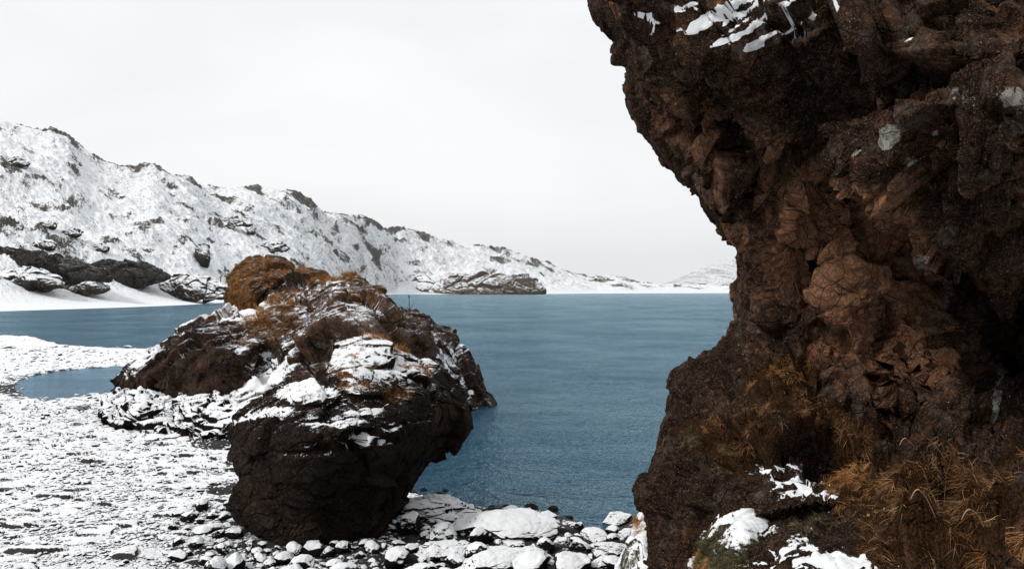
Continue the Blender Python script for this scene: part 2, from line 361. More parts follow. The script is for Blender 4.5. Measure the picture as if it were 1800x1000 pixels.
# ------------------------------------------------------------------ hills on the far shore
def interp(x, pts): a = np.array(pts, float); return np.interp(x, a[:, 0], a[:, 1])
SKYL = [(-700, 150), (-300, 185), (-100, 205), (0, 223), (30, 230), (60, 237), (90, 236), (120, 249), (150, 276), (180, 294), (210, 304), (240, 305), (270, 301), (300, 319), (335, 323), (370, 337), (400, 344), (440, 334), (480, 337), (520, 344), (550, 363), (570, 379), (600, 383), (630, 381), (650, 389), (680, 406), (710, 405), (740, 415), (780, 426), (810, 435), (850, 438), (900, 448), (940, 461), (970, 471), (1000, 483), (1035, 493), (1060, 493), (1085, 491), (1110, 498), (1140, 504), (1170, 507), (1300, 509), (1700, 509)]
SHORE = [(-700, 575), (-300, 556), (0, 546.5), (200, 540.5), (330, 535.5), (400, 531), (560, 523), (640, 519), (700, 517.5), (900, 517), (1050, 515.6), (1300, 515), (1700, 515)]
RIDGE = [(-700, 620), (0, 760), (300, 920), (570, 1500), (850, 2500), (1035, 3600), (1300, 4800), (1700, 4800)]
NT = 430
def hill_grid(us):
    ub = us[None, :]; t = np.linspace(0, 1.12, NT)[:, None]
    d0 = CH*F/(interp(us, SHORE)-V0)[None]; dr = interp(us, RIDGE)[None]
    D = d0*0.985+(dr-d0)*t
    zr = CH-(interp(us, SKYL)[None]-V0)/F*dr
    tt = np.clip(t, 0, 1)
    prof = 0.30*tt+0.70*sstep(0.06, 1.15, tt)/float(sstep(0.06, 1.15, np.array(1.0)))
    z = np.minimum(5.0, 1.6*(tt*(dr-d0)/60))*(1-tt)*1.0+(zr)*prof*sstep(0.0, 0.16, tt)
    z = np.where(t > 1, zr*(1-((t-1)*3.0)), z)
    X = (ub-U0)/F*D; P = np.stack([X+0*D, D+0*X, z+0*X], -1); q = P.reshape(-1, 3)*1.0
    q[:, 2] *= 0.3
    k = (sstep(0.05, 0.3, tt)*(1-0.75*sstep(0.86, 1.0, tt))+0*X).ravel()
    n = 0*k
    Dr = D.ravel(); cq_ = np.stack([q[:, 0]/Dr*900, np.log(Dr)*900, P[..., 2].ravel()/Dr*900], 1)      # features grow with distance
    fD = np.clip(Dr/900, 0.7, 3)
    n += fbm(q/170, 4, seed=1, ridged=True)*12*k
    n += fbm(cq_/45, 4, seed=2, ridged=True)*5.0*k*fD
    kk = (sstep(0.03, 0.25, tt)+0*X).ravel()
    n += fbm(cq_/11, 5, seed=3, ridged=True)*2.4*kk*fD
    outc = fbm(cq_/np.array([55, 70, 13])+5, 5, seed=9, gain=0.6)
    crest = sstep(0.72, 0.96, tt)+0*X; cr_ = crest.ravel()
    wx = sstep(0.06, 0.34, outc+0.22*cr_*(1+fbm(cq_/70, 2, seed=32)))*kk
    n += wx*np.abs(noise(cq_/5, 12))*3.5*fD
    P[..., 2] += n.reshape(D.shape)*np.where(t > 1, 0.5, 1.0)
    P[..., 2] = np.where(t < 0.03, np.minimum(P[..., 2], 6), P[..., 2])
    N = grid_normals(P); slope = np.abs(N[..., 2])
    fine = fbm(cq_/3.2, 3, seed=33)
    sn = 0.80-0.50*wx-0.10*kk*sstep(-0.2, 0.4, fbm(cq_/30, 3, seed=34))+fine*0.22
    sn = sn.reshape(D.shape)-0.5*np.clip(0.82-slope, 0, 0.5)
    sn = np.where(tt < 0.06, 1.3, sn)
    return P, D, sn
us = np.concatenate([np.linspace(-700, -30, 60), np.arange(-28, 1330, 1.25), np.linspace(1340, 1700, 20)])
HP, HD, HS = hill_grid(us); HU = us
HV = V0-(HP[..., 2]-CH)*F/HD
link('hills', mesh_np('hills', HP.reshape(-1, 3), grid_faces(*HD.shape)[:, ::-1], {'snow': HS.ravel()}), M['hill'], 'long snow-dusted ridge with bare rock outcrops beyond the lake', 'hill', kind='structure')
def hill_D(u, v):
    j = int(np.argmin(abs(HU-u))); c = HV[:, j]; i = np.argmax(c <= v); return float(HD[i, j])
# far mountain on the right
MS = [(1040, 516), (1100, 511), (1140, 505), (1170, 497), (1200, 486), (1240, 468), (1270, 456), (1287, 451), (1340, 449), (1450, 458), (1600, 488), (1750, 511), (1800, 516)]
us = np.linspace(1040, 1800, 500); t = np.linspace(0, 1.1, 160)[:, None]; D = 3600+2000*t+0*us[None]
zr = CH-(interp(us, MS)[None]-V0)/F*5600; z = zr*np.clip(t, 0, 1)**1.2*np.where(t > 1, 1-(t-1)*4, 1)-4*(1-np.clip(t*4, 0, 1))
P = np.stack([(us[None]-U0)/F*D, D, z], -1); q = P.reshape(-1, 3)
gul = noise(np.stack([q[:, 0]/55, q[:, 1]/900, q[:, 2]*0], 1), 3)+0.5*noise(np.stack([q[:, 0]/22, q[:, 1]/400, q[:, 2]*0], 1), 4)
P[..., 2] += (gul.reshape(D.shape))*3.5*sstep(0.02, 0.5, t)*(1-0.7*sstep(0.8, 1, t))
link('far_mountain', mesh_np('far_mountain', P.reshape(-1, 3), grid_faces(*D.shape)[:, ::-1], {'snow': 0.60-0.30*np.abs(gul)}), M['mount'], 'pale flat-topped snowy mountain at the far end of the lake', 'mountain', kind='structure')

tick('beach')
# ------------------------------------------------------------------ beach
LANDPX = [(-1500, 590), (0, 589), (60, 591), (110, 605), (160, 609), (250, 612), (330, 616), (420, 630), (600, 655), (700, 710), (735, 790), (700, 850), (735, 870), (800, 884), (870, 896), (940, 898), (1000, 912), (1050, 936), (1090, 926), (1140, 895), (1250, 855), (1400, 800), (1800, 760), (3600, 760)]
LAND = [gpt(*p) for p in LANDPX]+[(30, 1), (-30, 1), (-140, 60)]
POND = smooth_poly([gpt(u, v, 0.03) for u, v in [(34, 682), (38, 669), (65, 661), (110, 652), (160, 648), (210, 645), (262, 640), (262, 660), (225, 675), (196, 690), (150, 691), (112, 700), (75, 701), (48, 693)]], 2)
def ground_base(X, Y):
    sh = X.shape; x = X.ravel(); y = Y.ravel()
    sd = poly_sd(x, y, LAND)+0.0
    wob = fbm(np.stack([x/3.0, y/3.0, 0*x], 1), 3, seed=41)*np.clip(y/30, .25, 1.2)*0.5
    i = -sd+wob
    zl = 0.10+0.42*sstep(44, 17, y)+0.25*sstep(19, 8, y)
    z = np.where(i > 0, zl*(1-np.exp(-i/(0.06*np.clip(y, 8, 60)))), np.maximum(i*0.25, -1.2))
    pd = poly_sd(x, y, POND)+fbm(np.stack([x/1.5, y/1.5, 0*x], 1), 3, seed=44)*0.25
    z = z*sstep(-0.2, 1.8, pd)-0.22*sstep(0.6, -1.5, pd)
    z += 0.06*fbm(np.stack([x/4, y/4, 0*x], 1), 4, seed=42)*sstep(0, 1, i)*sstep(0, 1.5, pd)
    z = z+sstep(6, 16, x)*3.0*sstep(20, 6, y)
    return z.reshape(sh), i.reshape(sh), pd.reshape(sh)
def ground_z(x, y): return float(ground_base(np.array([x]), np.array([y]))[0][0])
def on_ground(u, v):
    z = 0.3
    for _ in range(12):
        x, y = gpt(u, v, z); z = ground_z(x, y)
    return x, y, z
us = np.concatenate([np.linspace(-1200, -40, 50), np.arange(-38, 1245, 1.3), np.linspace(1255, 2600, 50)])
vs = np.concatenate([np.linspace(572, 584, 5), np.arange(585, 760, 0.75), np.arange(760, 1045, 1.1), np.geomspace(1046, 2200, 60)])
U, V = np.meshgrid(us, vs); D = CH*F/(V-V0); X = (U-U0)/F*D; Y = D
Z, I, PD = ground_base(X, Y)
q = np.stack([X.ravel(), Y.ravel(), 0*X.ravel()], 1)
rocky = (sstep(-0.2, 0.3, fbm(q/5, 3, seed=51)))                    # patches with more stones
near = sstep(24, 17.5, Y.ravel())*sstep(-9, -4, X.ravel())
h = np.zeros(len(q)); sd_ = 0*h
for k, (cs, amp, thr) in enumerate([(0.62, 0.10, 0.40), (0.30, 0.05, 0.30)]):
    qq = q/cs*np.array([0.72, 1.15, 1]); qq[:, :2] += np.stack([noise(qq*1.1, 61+k), noise(qq*1.1+40, 62+k)], 1)*0.45
    f1, f2, vv, hh = worley(qq, 71+k)
    r = _f(hh*np.uint32(777)); on = r > (1-(thr+0.25*rocky+0.35*near))
    st = np.clip((0.42+0.3*_f(hh*np.uint32(999))-f1), 0, 0.35)/0.35; st = sstep(0, 1, st)
    bumpy = np.sqrt(np.clip(st, 0, 1))*amp*(0.4+0.9*_f(hh*np.uint32(555)))
    h = np.maximum(h, np.where(on, bumpy, 0))
fade = sstep(0.0, 0.8, I.ravel())*np.clip(PD.ravel()*1.5+0.3, 0.1, 1)
h *= fade
Zf = Z+h.reshape(Z.shape)
P = np.stack([X, Y, Zf], -1); N = grid_normals(P); nzv = np.abs(N[..., 2]).ravel()
facing = -N[..., 1].ravel()*np.sign(N[..., 2].ravel()+1e-9)
snow = 0.97-1.7*np.clip(0.93-nzv, 0, 1)-0.55*np.clip(facing-0.12, 0, 1)
snow -= 0.25+0.32*sstep(-0.1, 0.5, fbm(q/np.array([0.9, .5, 1]), 4, seed=81))*(0.4+0.6*rocky)+0.30*near
snow -= 1.2*sstep(0.35, -0.05, I.ravel()/(0.03*np.clip(Y.ravel(), 10, 60)))
snow -= 1.3*sstep(0.5, -0.1, PD.ravel()); snow -= 0.8*sstep(880, 905, V.ravel())*sstep(640, 700, U.ravel())*sstep(-0.25, 0.15, fbm(q/0.6, 3, seed=88))
# bare gravel at the pond's left end
lf = sstep(1.9, 0.0, np.hypot((q[:, 0]-gpt(52, 682)[0])/1.5, (q[:, 1]-gpt(52, 682)[1])/2.2)); snow -= 1.4*lf; snow -= 0.5*sstep(1.6, 0.3, PD.ravel())*sstep(-0.2, 0.3, fbm(q/0.8, 3, seed=90))
# ground sheltered under the boulders' overhangs
for (u, v, ru, rv) in [(372, 785, 42, 26), (600, 945, 150, 40), (720, 950, 60, 30), (395, 890, 30, 14)]:
    e = np.hypot((U-u)/ru, (V-v)/rv).ravel()+0.35*fbm(q/0.8, 3, seed=83); snow -= 1.2*sstep(1.05, 0.7, e)
link('beach', mesh_np('beach', P.reshape(-1, 3), grid_faces(*Z.shape), {'snow': snow}), M['beach'], 'flat gravel beach dusted with snow', 'beach', kind='structure')
pp = np.array([(x, y, 0.03) for x, y in smooth_poly(POND, 1)]); c = pp[:, :2].mean(0)
pp[:, 0] = c[0]+(pp[:, 0]-c[0])*1.08; pp[:, 1] = c[1]+(pp[:, 1]-c[1])*1.08
me = bpy.data.meshes.new('pond'); me.from_pydata([tuple(p) for p in pp], [], [list(range(len(pp)))[::-1]]); me.update()
link('pond', me, M['pond'], 'small half-moon pond of still water on the snowy beach', 'pond', kind='structure')

def voxel(co, faces, size):
    """even re-meshing of a closed surface"""
    me = bpy.data.meshes.new('tmp'); me.from_pydata([tuple(c) for c in co], [], [tuple(int(i) for i in f) for f in faces]) if not isinstance(faces, np.ndarray) else None
    if isinstance(faces, np.ndarray): bpy.data.meshes.remove(me); me = mesh_np('tmp', co, faces)
    o = bpy.data.objects.new('tmp', me); COL.objects.link(o); m = o.modifiers.new('r', 'REMESH'); m.mode = 'VOXEL'; m.voxel_size = size; m.adaptivity = 0
    dg = bpy.context.evaluated_depsgraph_get(); ev = o.evaluated_get(dg); em = ev.to_mesh()
    n = len(em.vertices); c = np.empty(n*3, np.float32); em.vertices.foreach_get('co', c); c = c.reshape(-1, 3).astype(np.float64)
    lt = np.empty(len(em.polygons), np.int32); em.polygons.foreach_get('loop_total', lt); li_ = np.empty(len(em.loops), np.int32); em.loops.foreach_get('vertex_index', li_)
    assert (lt == 4).all(); f = li_.reshape(-1, 4); ev.to_mesh_clear(); bpy.data.objects.remove(o); bpy.data.meshes.remove(me)
    return c, f
# ------------------------------------------------------------------ rock blob: outline + depth map
SURF = {}
def blob(name, outline, ctrl, R, back, mat, n=220, centre=None, feats=(), disp=None, attrs=None, smooth_k=2, pw=1.0, vox=None, **tags):
    """closed rock: outline seen from the eye at its own distance, surface depth from control points, rounded edge and a back"""
    O = smooth_poly(outline, smooth_k); c = np.array(centre) if centre else O.mean(0)
    V, Fc = cubesphere(n); th = np.arctan2(-V[:, 2], V[:, 0]); r = np.hypot(V[:, 0], V[:, 2])
    ang = np.arctan2(O[:, 1]-c[1], O[:, 0]-c[0]); rad = np.hypot(O[:, 0]-c[0], O[:, 1]-c[1]); o = np.argsort(ang)
    rr = np.interp(th, ang[o], rad[o], period=2*math.pi)
    u = c[0]+np.cos(th)*rr*r; v = c[1]+np.sin(th)*rr*r
    f = RBF([p[:2] for p in ctrl], [p[2] for p in ctrl]); dm = f(u, v)
    s = np.sqrt(np.clip(1-r*r, 0, 1)); front = V[:, 1] < 0
    d = np.where(front, dm+R*(1-s**pw), dm+R+back*s)
    for poly, hgt, soft in feats:
        sd = poly_sd(u, v, poly)
        d = d-np.where(front, hgt*sstep(soft*0.5, -soft*0.5, sd)*np.clip(s*2.5, 0, 1), 0)
    co = unproj(u, v, d).astype(np.float64)
    if vox:
        co, Fc = voxel(co, Fc, vox); u = U0+F*co[:, 0]/co[:, 1]; v = V0-F*(co[:, 2]-CH)/co[:, 1]
    N = vnormals(co, Fc)
    if (N*(co-co.mean(0))).sum() < 0: N = -N; Fc = Fc[:, ::-1]
    if vox: front = (N*(np.array([0, 0, CH])-co)).sum(1) > 0
    if disp is not None:
        co = co+N*disp(co, u, v, front)[:, None]
    N = vnormals(co, Fc)
    at = attrs(co, u, v, N) if attrs else {}
    me = mesh_np(name, co, Fc, at); ob = link(name, me, mat, **tags); recentre(ob)
    SURF[tags['label']] = (co, N, u, v, front)
    return ob
def rock_disp(big, mid, small, seed, a=(0.10, 0.06, 0.035), crack=0.5, stretch=(1, 1, 1), rot=0.0, fb=0.05):
    def f(co, u, v, front):
        d = fbm(co/big, 4, seed=seed)*big*fb
        for sz, am, s2 in ((big, a[0], 1), (mid, a[1], 2), (small, a[2], 3)):
            h, e, _ = facet(co, sz, am/0.35*(0.50, 0.30, 0.30)[s2-1], sz*am*crack*2.0, seed+s2*7, stretch, rot, warp=0.12, cw=0.05); d = d+h
        return d+fbm(co/small*2, 3, seed=seed+50)*small*0.06
    return f
def blobmask(u, v, spots, co, sc, seed, amp=0.35):
    n = fbm(co/sc, 4, seed=seed); m = np.zeros(len(u))
    for (cu, cv, ru, rv, rot, val) in spots:
        c, s = math.cos(math.radians(rot)), math.sin(math.radians(rot)); x = (u-cu)*c+(v-cv)*s; y = -(u-cu)*s+(v-cv)*c
        m += val*sstep(1.25, 0.65, np.hypot(x/ru, y/rv)+amp*n)
    return m

tick('front boulder')
# front boulder
FB = [(560, 655), (578, 638), (600, 620), (640, 610), (680, 604), (720, 615), (762, 634), (792, 665), (815, 692), (830, 735), (828, 762), (808, 784), (768, 808), (738, 845), (712, 880), (694, 905), (678, 935), (655, 968), (600, 985), (540, 980), (470, 962), (432, 938), (414, 912), (412, 885), (426, 852), (414, 832), (402, 800), (401, 762), (408, 742), (438, 726), (476, 712), (495, 694), (535, 680)]
fbc = [(560, 655, 20.2), (600, 618, 21.3), (680, 600, 21.8), (762, 634, 22.2), (815, 692, 22.3), (830, 750, 22), (768, 808, 21.3), (712, 880, 20.2), (670, 950, 18.6), (600, 985, 17.6), (470, 960, 17.7), (412, 900, 18.4), (402, 790, 19.0), (410, 740, 19.3), (480, 708, 19.3),
       (600, 770, 16.9), (600, 850, 17.7), (560, 930, 17.6), (480, 790, 17.5), (470, 870, 17.8), (500, 728, 18.0), (610, 712, 17.9), (560, 690, 18.9), (700, 705, 18.7), (745, 760, 19.4), (670, 650, 20.2), (610, 655, 19.4), (700, 830, 18.7), (640, 900, 18.4), (740, 690, 19.6), (720, 660, 20.6), (540, 760, 17.0), (660, 770, 17.6)]
def fb_attr(co, u, v, N):
    s = blobmask(u, v, [(670, 640, 100, 32, 0, 0.42), (540, 695, 45, 14, -12, 0.55), (585, 690, 60, 14, -8, 0.25), (645, 775, 38, 12, 12, 1.0), (560, 797, 60, 12, 0, 0.72), (690, 750, 16, 9, 0, 0.7), (468, 735, 60, 7, -15, 0.5), (640, 718, 40, 5, 0, 0.5), (590, 735, 70, 10, -5, 0.3)], co, 0.35, 5)
    s -= 0.9*sstep(800, 850, v)
    m = blobmask(u, v, [(690, 612, 70, 8, 8, 0.62), (715, 645, 22, 12, 0, 0.5), (745, 650, 20, 10, 20, 0.6), (620, 655, 45, 12, 0, 0.45), (650, 625, 60, 16, 0, 0.20), (625, 677, 40, 9, 0, 0.4), (700, 690, 30, 14, 0, 0.3)], co, 0.3, 8)
    t = blobmask(u, v, [(790, 740, 40, 50, 0, 0.35), (560, 870, 120, 80, 0, 0.0)], co, 0.8, 9)
    return {'snow': s, 'moss': m, 'tone': t, 'lich': 0*u-0.35}
fbc = [(a, b, c-0.75) for a, b, c in fbc]
blob('boulder', FB, fbc, 0.7, 2.2, M['boulder'], n=200, vox=0.021, centre=(610, 800), pw=0.8,
     feats=[(smooth_poly([(570, 660), (600, 640), (640, 645), (690, 655), (700, 690), (640, 700), (570, 685)]), 0.32, 12), (smooth_poly([(495, 700), (560, 678), (600, 690), (590, 708), (510, 716)]), 0.35, 10),
            (smooth_poly([(590, 765), (640, 755), (700, 765), (690, 785), (620, 800)]), -0.25, 16), (smooth_poly([(410, 742), (600, 728), (760, 720), (800, 760), (740, 800), (600, 810), (420, 800)]), 0.18, 40)],
     disp=rock_disp(1.6, 0.55, 0.2, 100, a=(0.11, 0.12, 0.12), crack=0.22, stretch=(1.5, 1.2, 0.7)), attrs=fb_attr,
     label='big dark mushroom-shaped boulder with a snowy grass top, standing on the near beach', cat='boulder')

tick('rear rock')
# rear rock
RB = [(188, 695), (193, 675), (230, 641), (262, 618), (300, 591), (340, 567), (380, 547), (425, 533), (460, 520), (500, 505), (535, 491), (590, 488), (640, 494), (672, 504), (686, 528), (722, 537), (742, 547), (765, 570), (806, 590), (815, 615), (840, 650), (856, 700), (870, 720), (858, 734), (800, 760), (700, 800), (500, 800), (400, 775), (345, 742), (290, 712), (235, 705)]
rbc = [(188, 695, 42.5), (262, 618, 46), (340, 567, 47), (425, 533, 46), (535, 491, 44), (640, 494, 43), (722, 537, 43), (803, 594, 43), (846, 700, 41.5), (846, 730, 40), (700, 800, 34), (500, 800, 31), (400, 775, 31.5), (345, 742, 35), (260, 706, 40),
       (250, 660, 40.5), (320, 640, 38), (320, 690, 37.5), (390, 620, 37.5), (400, 690, 36.5), (440, 560, 41), (360, 590, 42), (450, 640, 37.2), (475, 680, 35.5), (440, 740, 32.5), (400, 740, 33.5), (530, 560, 38.5), (530, 640, 35.5), (520, 700, 34), (600, 520, 39.5), (600, 600, 36.2), (650, 560, 37), (690, 580, 38.2), (700, 640, 37.8), (760, 620, 39.6), (760, 690, 38.8), (800, 690, 39.8), (570, 540, 39)]
def rb_attr(co, u, v, N):
    s = blobmask(u, v, [(300, 602, 110, 13, -34, 0.40), (420, 548, 55, 18, -15, 0.45), (455, 650, 42, 46, -20, 0.62), (400, 730, 40, 20, -30, 0.45), (545, 510, 70, 12, -12, 0.22), (785, 630, 26, 34, 45, 0.75), (820, 675, 10, 24, -20, 0.4), (500, 640, 18, 40, 25, 0.45), (440, 690, 40, 16, -25, 0.6), (600, 570, 110, 60, 0, 0.12), (235, 645, 50, 12, -30, 0.3)], co, 1.2, 5)
    s -= blobmask(u, v, [(320, 665, 130, 36, -8, 0.6)], co, 1.2, 6)
    m = blobmask(u, v, [(590, 492, 90, 8, 4, 0.65), (480, 545, 60, 26, -35, 0.50), (400, 552, 60, 14, -15, 0.3), (500, 575, 40, 24, -30, 0.42), (430, 600, 26, 14, 0, 0.35), (640, 520, 50, 16, 10, 0.35), (700, 548, 16, 12, 0, 0.5), (520, 520, 50, 12, -20, 0.55)], co, 1.0, 8)
    t = blobmask(u, v, [(620, 570, 120, 80, 0, 0.45), (350, 640, 90, 40, 0, 0.05), (740, 610, 60, 70, 0, 0.15)], co, 2, 9)
    l = blobmask(u, v, [(600, 590, 130, 70, 0, 0.14)], co, 1.5, 10)-0.25
    return {'snow': s, 'moss': m, 'tone': t, 'lich': l}
blob('lake_rock', RB, rbc, 1.2, 5.0, M['rear'], n=220, vox=0.052, centre=(560, 640), pw=0.8,
     feats=[(smooth_poly([(215, 650), (300, 610), (400, 585), (470, 600), (440, 680), (300, 700), (200, 690)]), 0.8, 14), (smooth_poly([(560, 500), (690, 505), (680, 560), (665, 640), (600, 660), (555, 600)]), 0.9, 26),
            (smooth_poly([(425, 625), (480, 600), (500, 640), (470, 700), (400, 720)]), -0.7, 22), (smooth_poly([(735, 575), (765, 572), (770, 600), (745, 606)]), -0.5, 8), (smooth_poly([(765, 600), (800, 620), (815, 660), (770, 650)]), -0.35, 10)],
     disp=rock_disp(3.2, 1.1, 0.42, 200, a=(0.13, 0.15, 0.15), crack=0.22, stretch=(0.9, 1, 1.3), rot=0.25), attrs=rb_attr,
     label='large brown rock outcrop rising from the lake behind the dark boulder', cat='rock')
tick('grass-covered knob')
# grass-covered knob
blob('grassy_knob', [(395, 548), (397, 510), (408, 478), (432, 453), (460, 447), (492, 456), (520, 466), (533, 488), (528, 515), (500, 535), (450, 555)],
     [(395, 548, 47), (408, 478, 48), (460, 447, 48), (520, 466, 48), (533, 500, 47.5), (450, 555, 45), (460, 500, 45.4), (430, 500, 45.6), (500, 500, 46), (430, 530, 45.4)], 1.0, 2.0, M['knob'], n=90, vox=0.05, centre=(462, 502),
     disp=rock_disp(1.6, 0.8, 0.4, 300, a=(0.14, 0.18, 0.18), fb=0.16), attrs=lambda co, u, v, N: {'snow': 0.0*u, 'moss': 0.55+0.5*fbm(co/0.8, 3, seed=5)-0.55*sstep(1.2, 0.5, np.hypot((u-475)/38, (v-510)/22)), 'lich': 0*u-0.5, 'tone': 0*u},
     label='rounded knob overgrown with rust-brown grass, behind the top of the lake rock', cat='rock')
# rounded lobe and strata at the foot of the rear rock
blob('foot_rock', [(383, 768), (385, 742), (400, 722), (430, 700), (470, 690), (500, 700), (510, 760), (470, 790), (410, 785)],
     [(383, 768, 31), (400, 722, 32.5), (470, 690, 33.5), (510, 740, 32), (450, 788, 30), (440, 740, 29.8), (420, 750, 29.9), (470, 720, 31)], 0.8, 2, M['ledge'], n=60, vox=0.035,
     disp=rock_disp(1.5, 0.6, 0.25, 330, a=(0.07, 0.06, 0.05)), attrs=lambda co, u, v, N: {'snow': 0*u-0.02, 'tone': 0*u, 'moss': 0*u-0.5, 'lich': 0*u-0.5},
     label='smooth round-backed rock wedged between the layered ledges and the dark boulder', cat='rock')
def strata(seed, per=0.28, amp=0.22):
    def f(co, u, v, front):
        w_ = fbm(co/np.array([1.8, 1.8, .5]), 3, seed=seed)*0.5
        z = (co[:, 2]+0.18*co[:, 0]+w_)/per; fr = z-np.floor(z); hsh = _f(_hash(np.floor(z).astype(np.int64), 0*np.floor(z).astype(np.int64), 0*np.floor(z).astype(np.int64), seed))
        st = amp*(sstep(0.0, 0.25, fr)*(1-sstep(0.75, 1.0, fr))*(0.4+hsh))
        h, e, _ = facet(co, 0.8, 0.22, 0.12, seed+3, (1.6, 1, 0.5)); h2, _, _ = facet(co, 0.3, 0.2, 0.04, seed+9, (1.6, 1, 0.6))
        return st+h+h2
    return f
for i, (ol, ct, lab) in enumerate([
    ([(182, 735), (188, 706), (215, 690), (280, 688), (320, 700), (330, 730), (300, 748), (230, 750)], [(182, 735, 35), (215, 690, 39.5), (280, 688, 40), (330, 725, 35.5), (250, 750, 32.5), (250, 720, 34)], 'layered snowy rock ledge at the left foot of the lake rock'),
    ([(270, 750), (268, 725), (290, 700), (350, 690), (410, 700), (425, 730), (405, 768), (340, 776), (285, 766)], [(270, 750, 33), (290, 700, 37), (350, 690, 37.5), (420, 720, 33.5), (400, 765, 30.5), (340, 772, 31), (340, 730, 33)], 'layered snowy rock ledge between the lake rock and the dark boulder'),
    ]):
    blob('layered_ledge', ol, ct, 0.6, 1.5, M['ledge'], n=60, vox=0.03, disp=strata(400+i*20), attrs=lambda co, u, v, N: {'snow': 0*u+0.08, 'tone': 0*u, 'moss': 0*u-0.5, 'lich': 0*u-0.5}, label=lab, cat='rock ledge')

tick('the cliff on the right')
# ------------------------------------------------------------------ the cliff on the right
EDGE = [(-400, 900), (-260, 960), (-100, 1010), (-20, 1043), (0, 1047), (12, 1050), (22, 1062), (40, 1076), (52, 1092), (62, 1102), (75, 1104), (110, 1104), (150, 1106), (182, 1108), (205, 1122), (235, 1133), (255, 1152), (280, 1172), (300, 1193), (322, 1213), (345, 1228), (370, 1243), (392, 1256), (408, 1264), (425, 1287), (445, 1297), (470, 1301), (490, 1297), (505, 1289), (530, 1288), (560, 1292), (580, 1287), (596, 1279), (603, 1272), (612, 1270), (622, 1256), (630, 1244), (642, 1222), (650, 1196), (656, 1187), (668, 1188), (690, 1184), (705, 1176), (730, 1172), (760, 1160), (800, 1148), (840, 1136), (862, 1129), (880, 1131), (905, 1138), (950, 1136), (1000, 1132), (1100, 1120), (1500, 1050)]
cc = [(960, -260, 13), (1047, 0, 11.2), (1104, 110, 11.2), (1108, 182, 11.6), (1195, 300, 12.2), (1256, 392, 12.9), (1298, 460, 13.4), (1290, 560, 13.6), (1240, 630, 13.0), (1188, 660, 12.6), (1160, 760, 12.2), (1130, 870, 11.8), (1130, 1000, 11.3), (1110, 1150, 10.6),
      (1200, 20, 10.0), (1300, 60, 9.3), (1500, 50, 8.6), (1800, 50, 7.8), (1200, 150, 10.3), (1350, 180, 9.6), (1500, 150, 8.9), (1700, 150, 8.0), (1420, 260, 9.9), (1560, 260, 8.7), (1640, 330, 8.5), (1800, 300, 7.9), (1260, 300, 11.2), (1350, 350, 11.0), (1450, 350, 10.9), (1560, 400, 10.5), (1700, 420, 9.4), (1800, 420, 9.0),
      (1340, 450, 11.6), (1430, 460, 11.1), (1520, 460, 10.7), (1620, 470, 10.6), (1700, 520, 11.0), (1790, 540, 11.8), (1350, 560, 11.9), (1450, 560, 11.3), (1540, 580, 10.9), (1640, 600, 10.9), (1740, 640, 12.0), (1800, 680, 11.8), (1320, 640, 11.5), (1420, 660, 10.7), (1520, 680, 10.5), (1620, 700, 10.2), (1740, 740, 10.3),
      (1230, 700, 11.6), (1220, 800, 11.0), (1300, 760, 9.9), (1380, 780, 9.2), (1480, 790, 9.4), (1600, 790, 9.1), (1720, 800, 8.9), (1200, 900, 10.7), (1190, 990, 10.4), (1280, 850, 9.2), (1400, 870, 8.2), (1500, 870, 7.9), (1620, 870, 7.6), (1760, 880, 7.3), (1240, 960, 9.3), (1350, 960, 7.0), (1450, 970, 6.5), (1600, 960, 6.4), (1760, 960, 6.3), (1400, 1060, 5.6), (1600, 1060, 5.4), (1800, 1100, 5.0), (1300, 1150, 5.6), (1600, 1400, 3.6), (1200, 1400, 4.2), (2200, 1400, 3.6),
      (2200, 500, 9.0), (2200, 0, 7.6), (2200, 900, 6.6), (1700, -260, 9.0), (1300, -260, 11.0), (2200, -300, 9), (1700, -600, 12.0), (1000, -600, 14.5), (2200, -600, 11)]
CF = RBF([p[:2] for p in cc], [p[2] for p in cc])
vs = np.concatenate([np.linspace(-300, -20, 40), np.arange(-18, 1020, 2.0), np.linspace(1023, 1300, 60)])
NB_, NQ, NF = 24, 30, 420
uL = np.interp(vs, [e[0] for e in EDGE], [e[1] for e in EDGE])
Rm = 0.9                                                      # edge radius in metres
rows = []
tf = np.concatenate([np.linspace(0, 1, NF)])
nr = len(vs)
Uc = np.zeros((nr, NB_+NQ+NF)); Vc = np.repeat(vs[:, None], NB_+NQ+NF, 1); Ex = np.zeros_like(Uc)
De = CF(uL, vs); rpx = Rm*F/De
b = np.linspace(1, 0, NB_, endpoint=False)                     # behind the edge
Uc[:, :NB_] = uL[:, None]+(b[None]**2)*rpx[:, None]*3.0; Ex[:, :NB_] = Rm+b[None]*4.5
ph = np.linspace(0, math.pi/2, NQ, endpoint=False)
Uc[:, NB_:NB_+NQ] = uL[:, None]+rpx[:, None]*(1-np.cos(ph))[None]; Ex[:, NB_:NB_+NQ] = Rm*(1-np.sin(ph))[None]
u1 = uL+rpx
fr_ = np.concatenate([np.linspace(0, 0.86, NF-40), np.linspace(0.862, 1, 40)])
Uc[:, NB_+NQ:] = u1[:, None]+(2130-u1)[:, None]*(fr_*0.93/1.0)[None]**1.0
Dm = CF(Uc.ravel(), Vc.ravel()).reshape(Uc.shape)
Dback = np.where(np.arange(Uc.shape[1])[None] < NB_, De[:, None], Dm)
Dc = Dback+Ex
edge_k = np.clip((Uc-uL[:, None])/rpx[:, None], 0, 1); edge_k[:, :NB_] = 0.25
def feat(poly, hgt, soft):
    global Dc
    sd = poly_sd(Uc.ravel(), Vc.ravel(), smooth_poly(poly, 1)).reshape(Uc.shape)+4*WN
    Dc = Dc-hgt*sstep(soft*0.5, -soft*0.5, sd)*edge_k
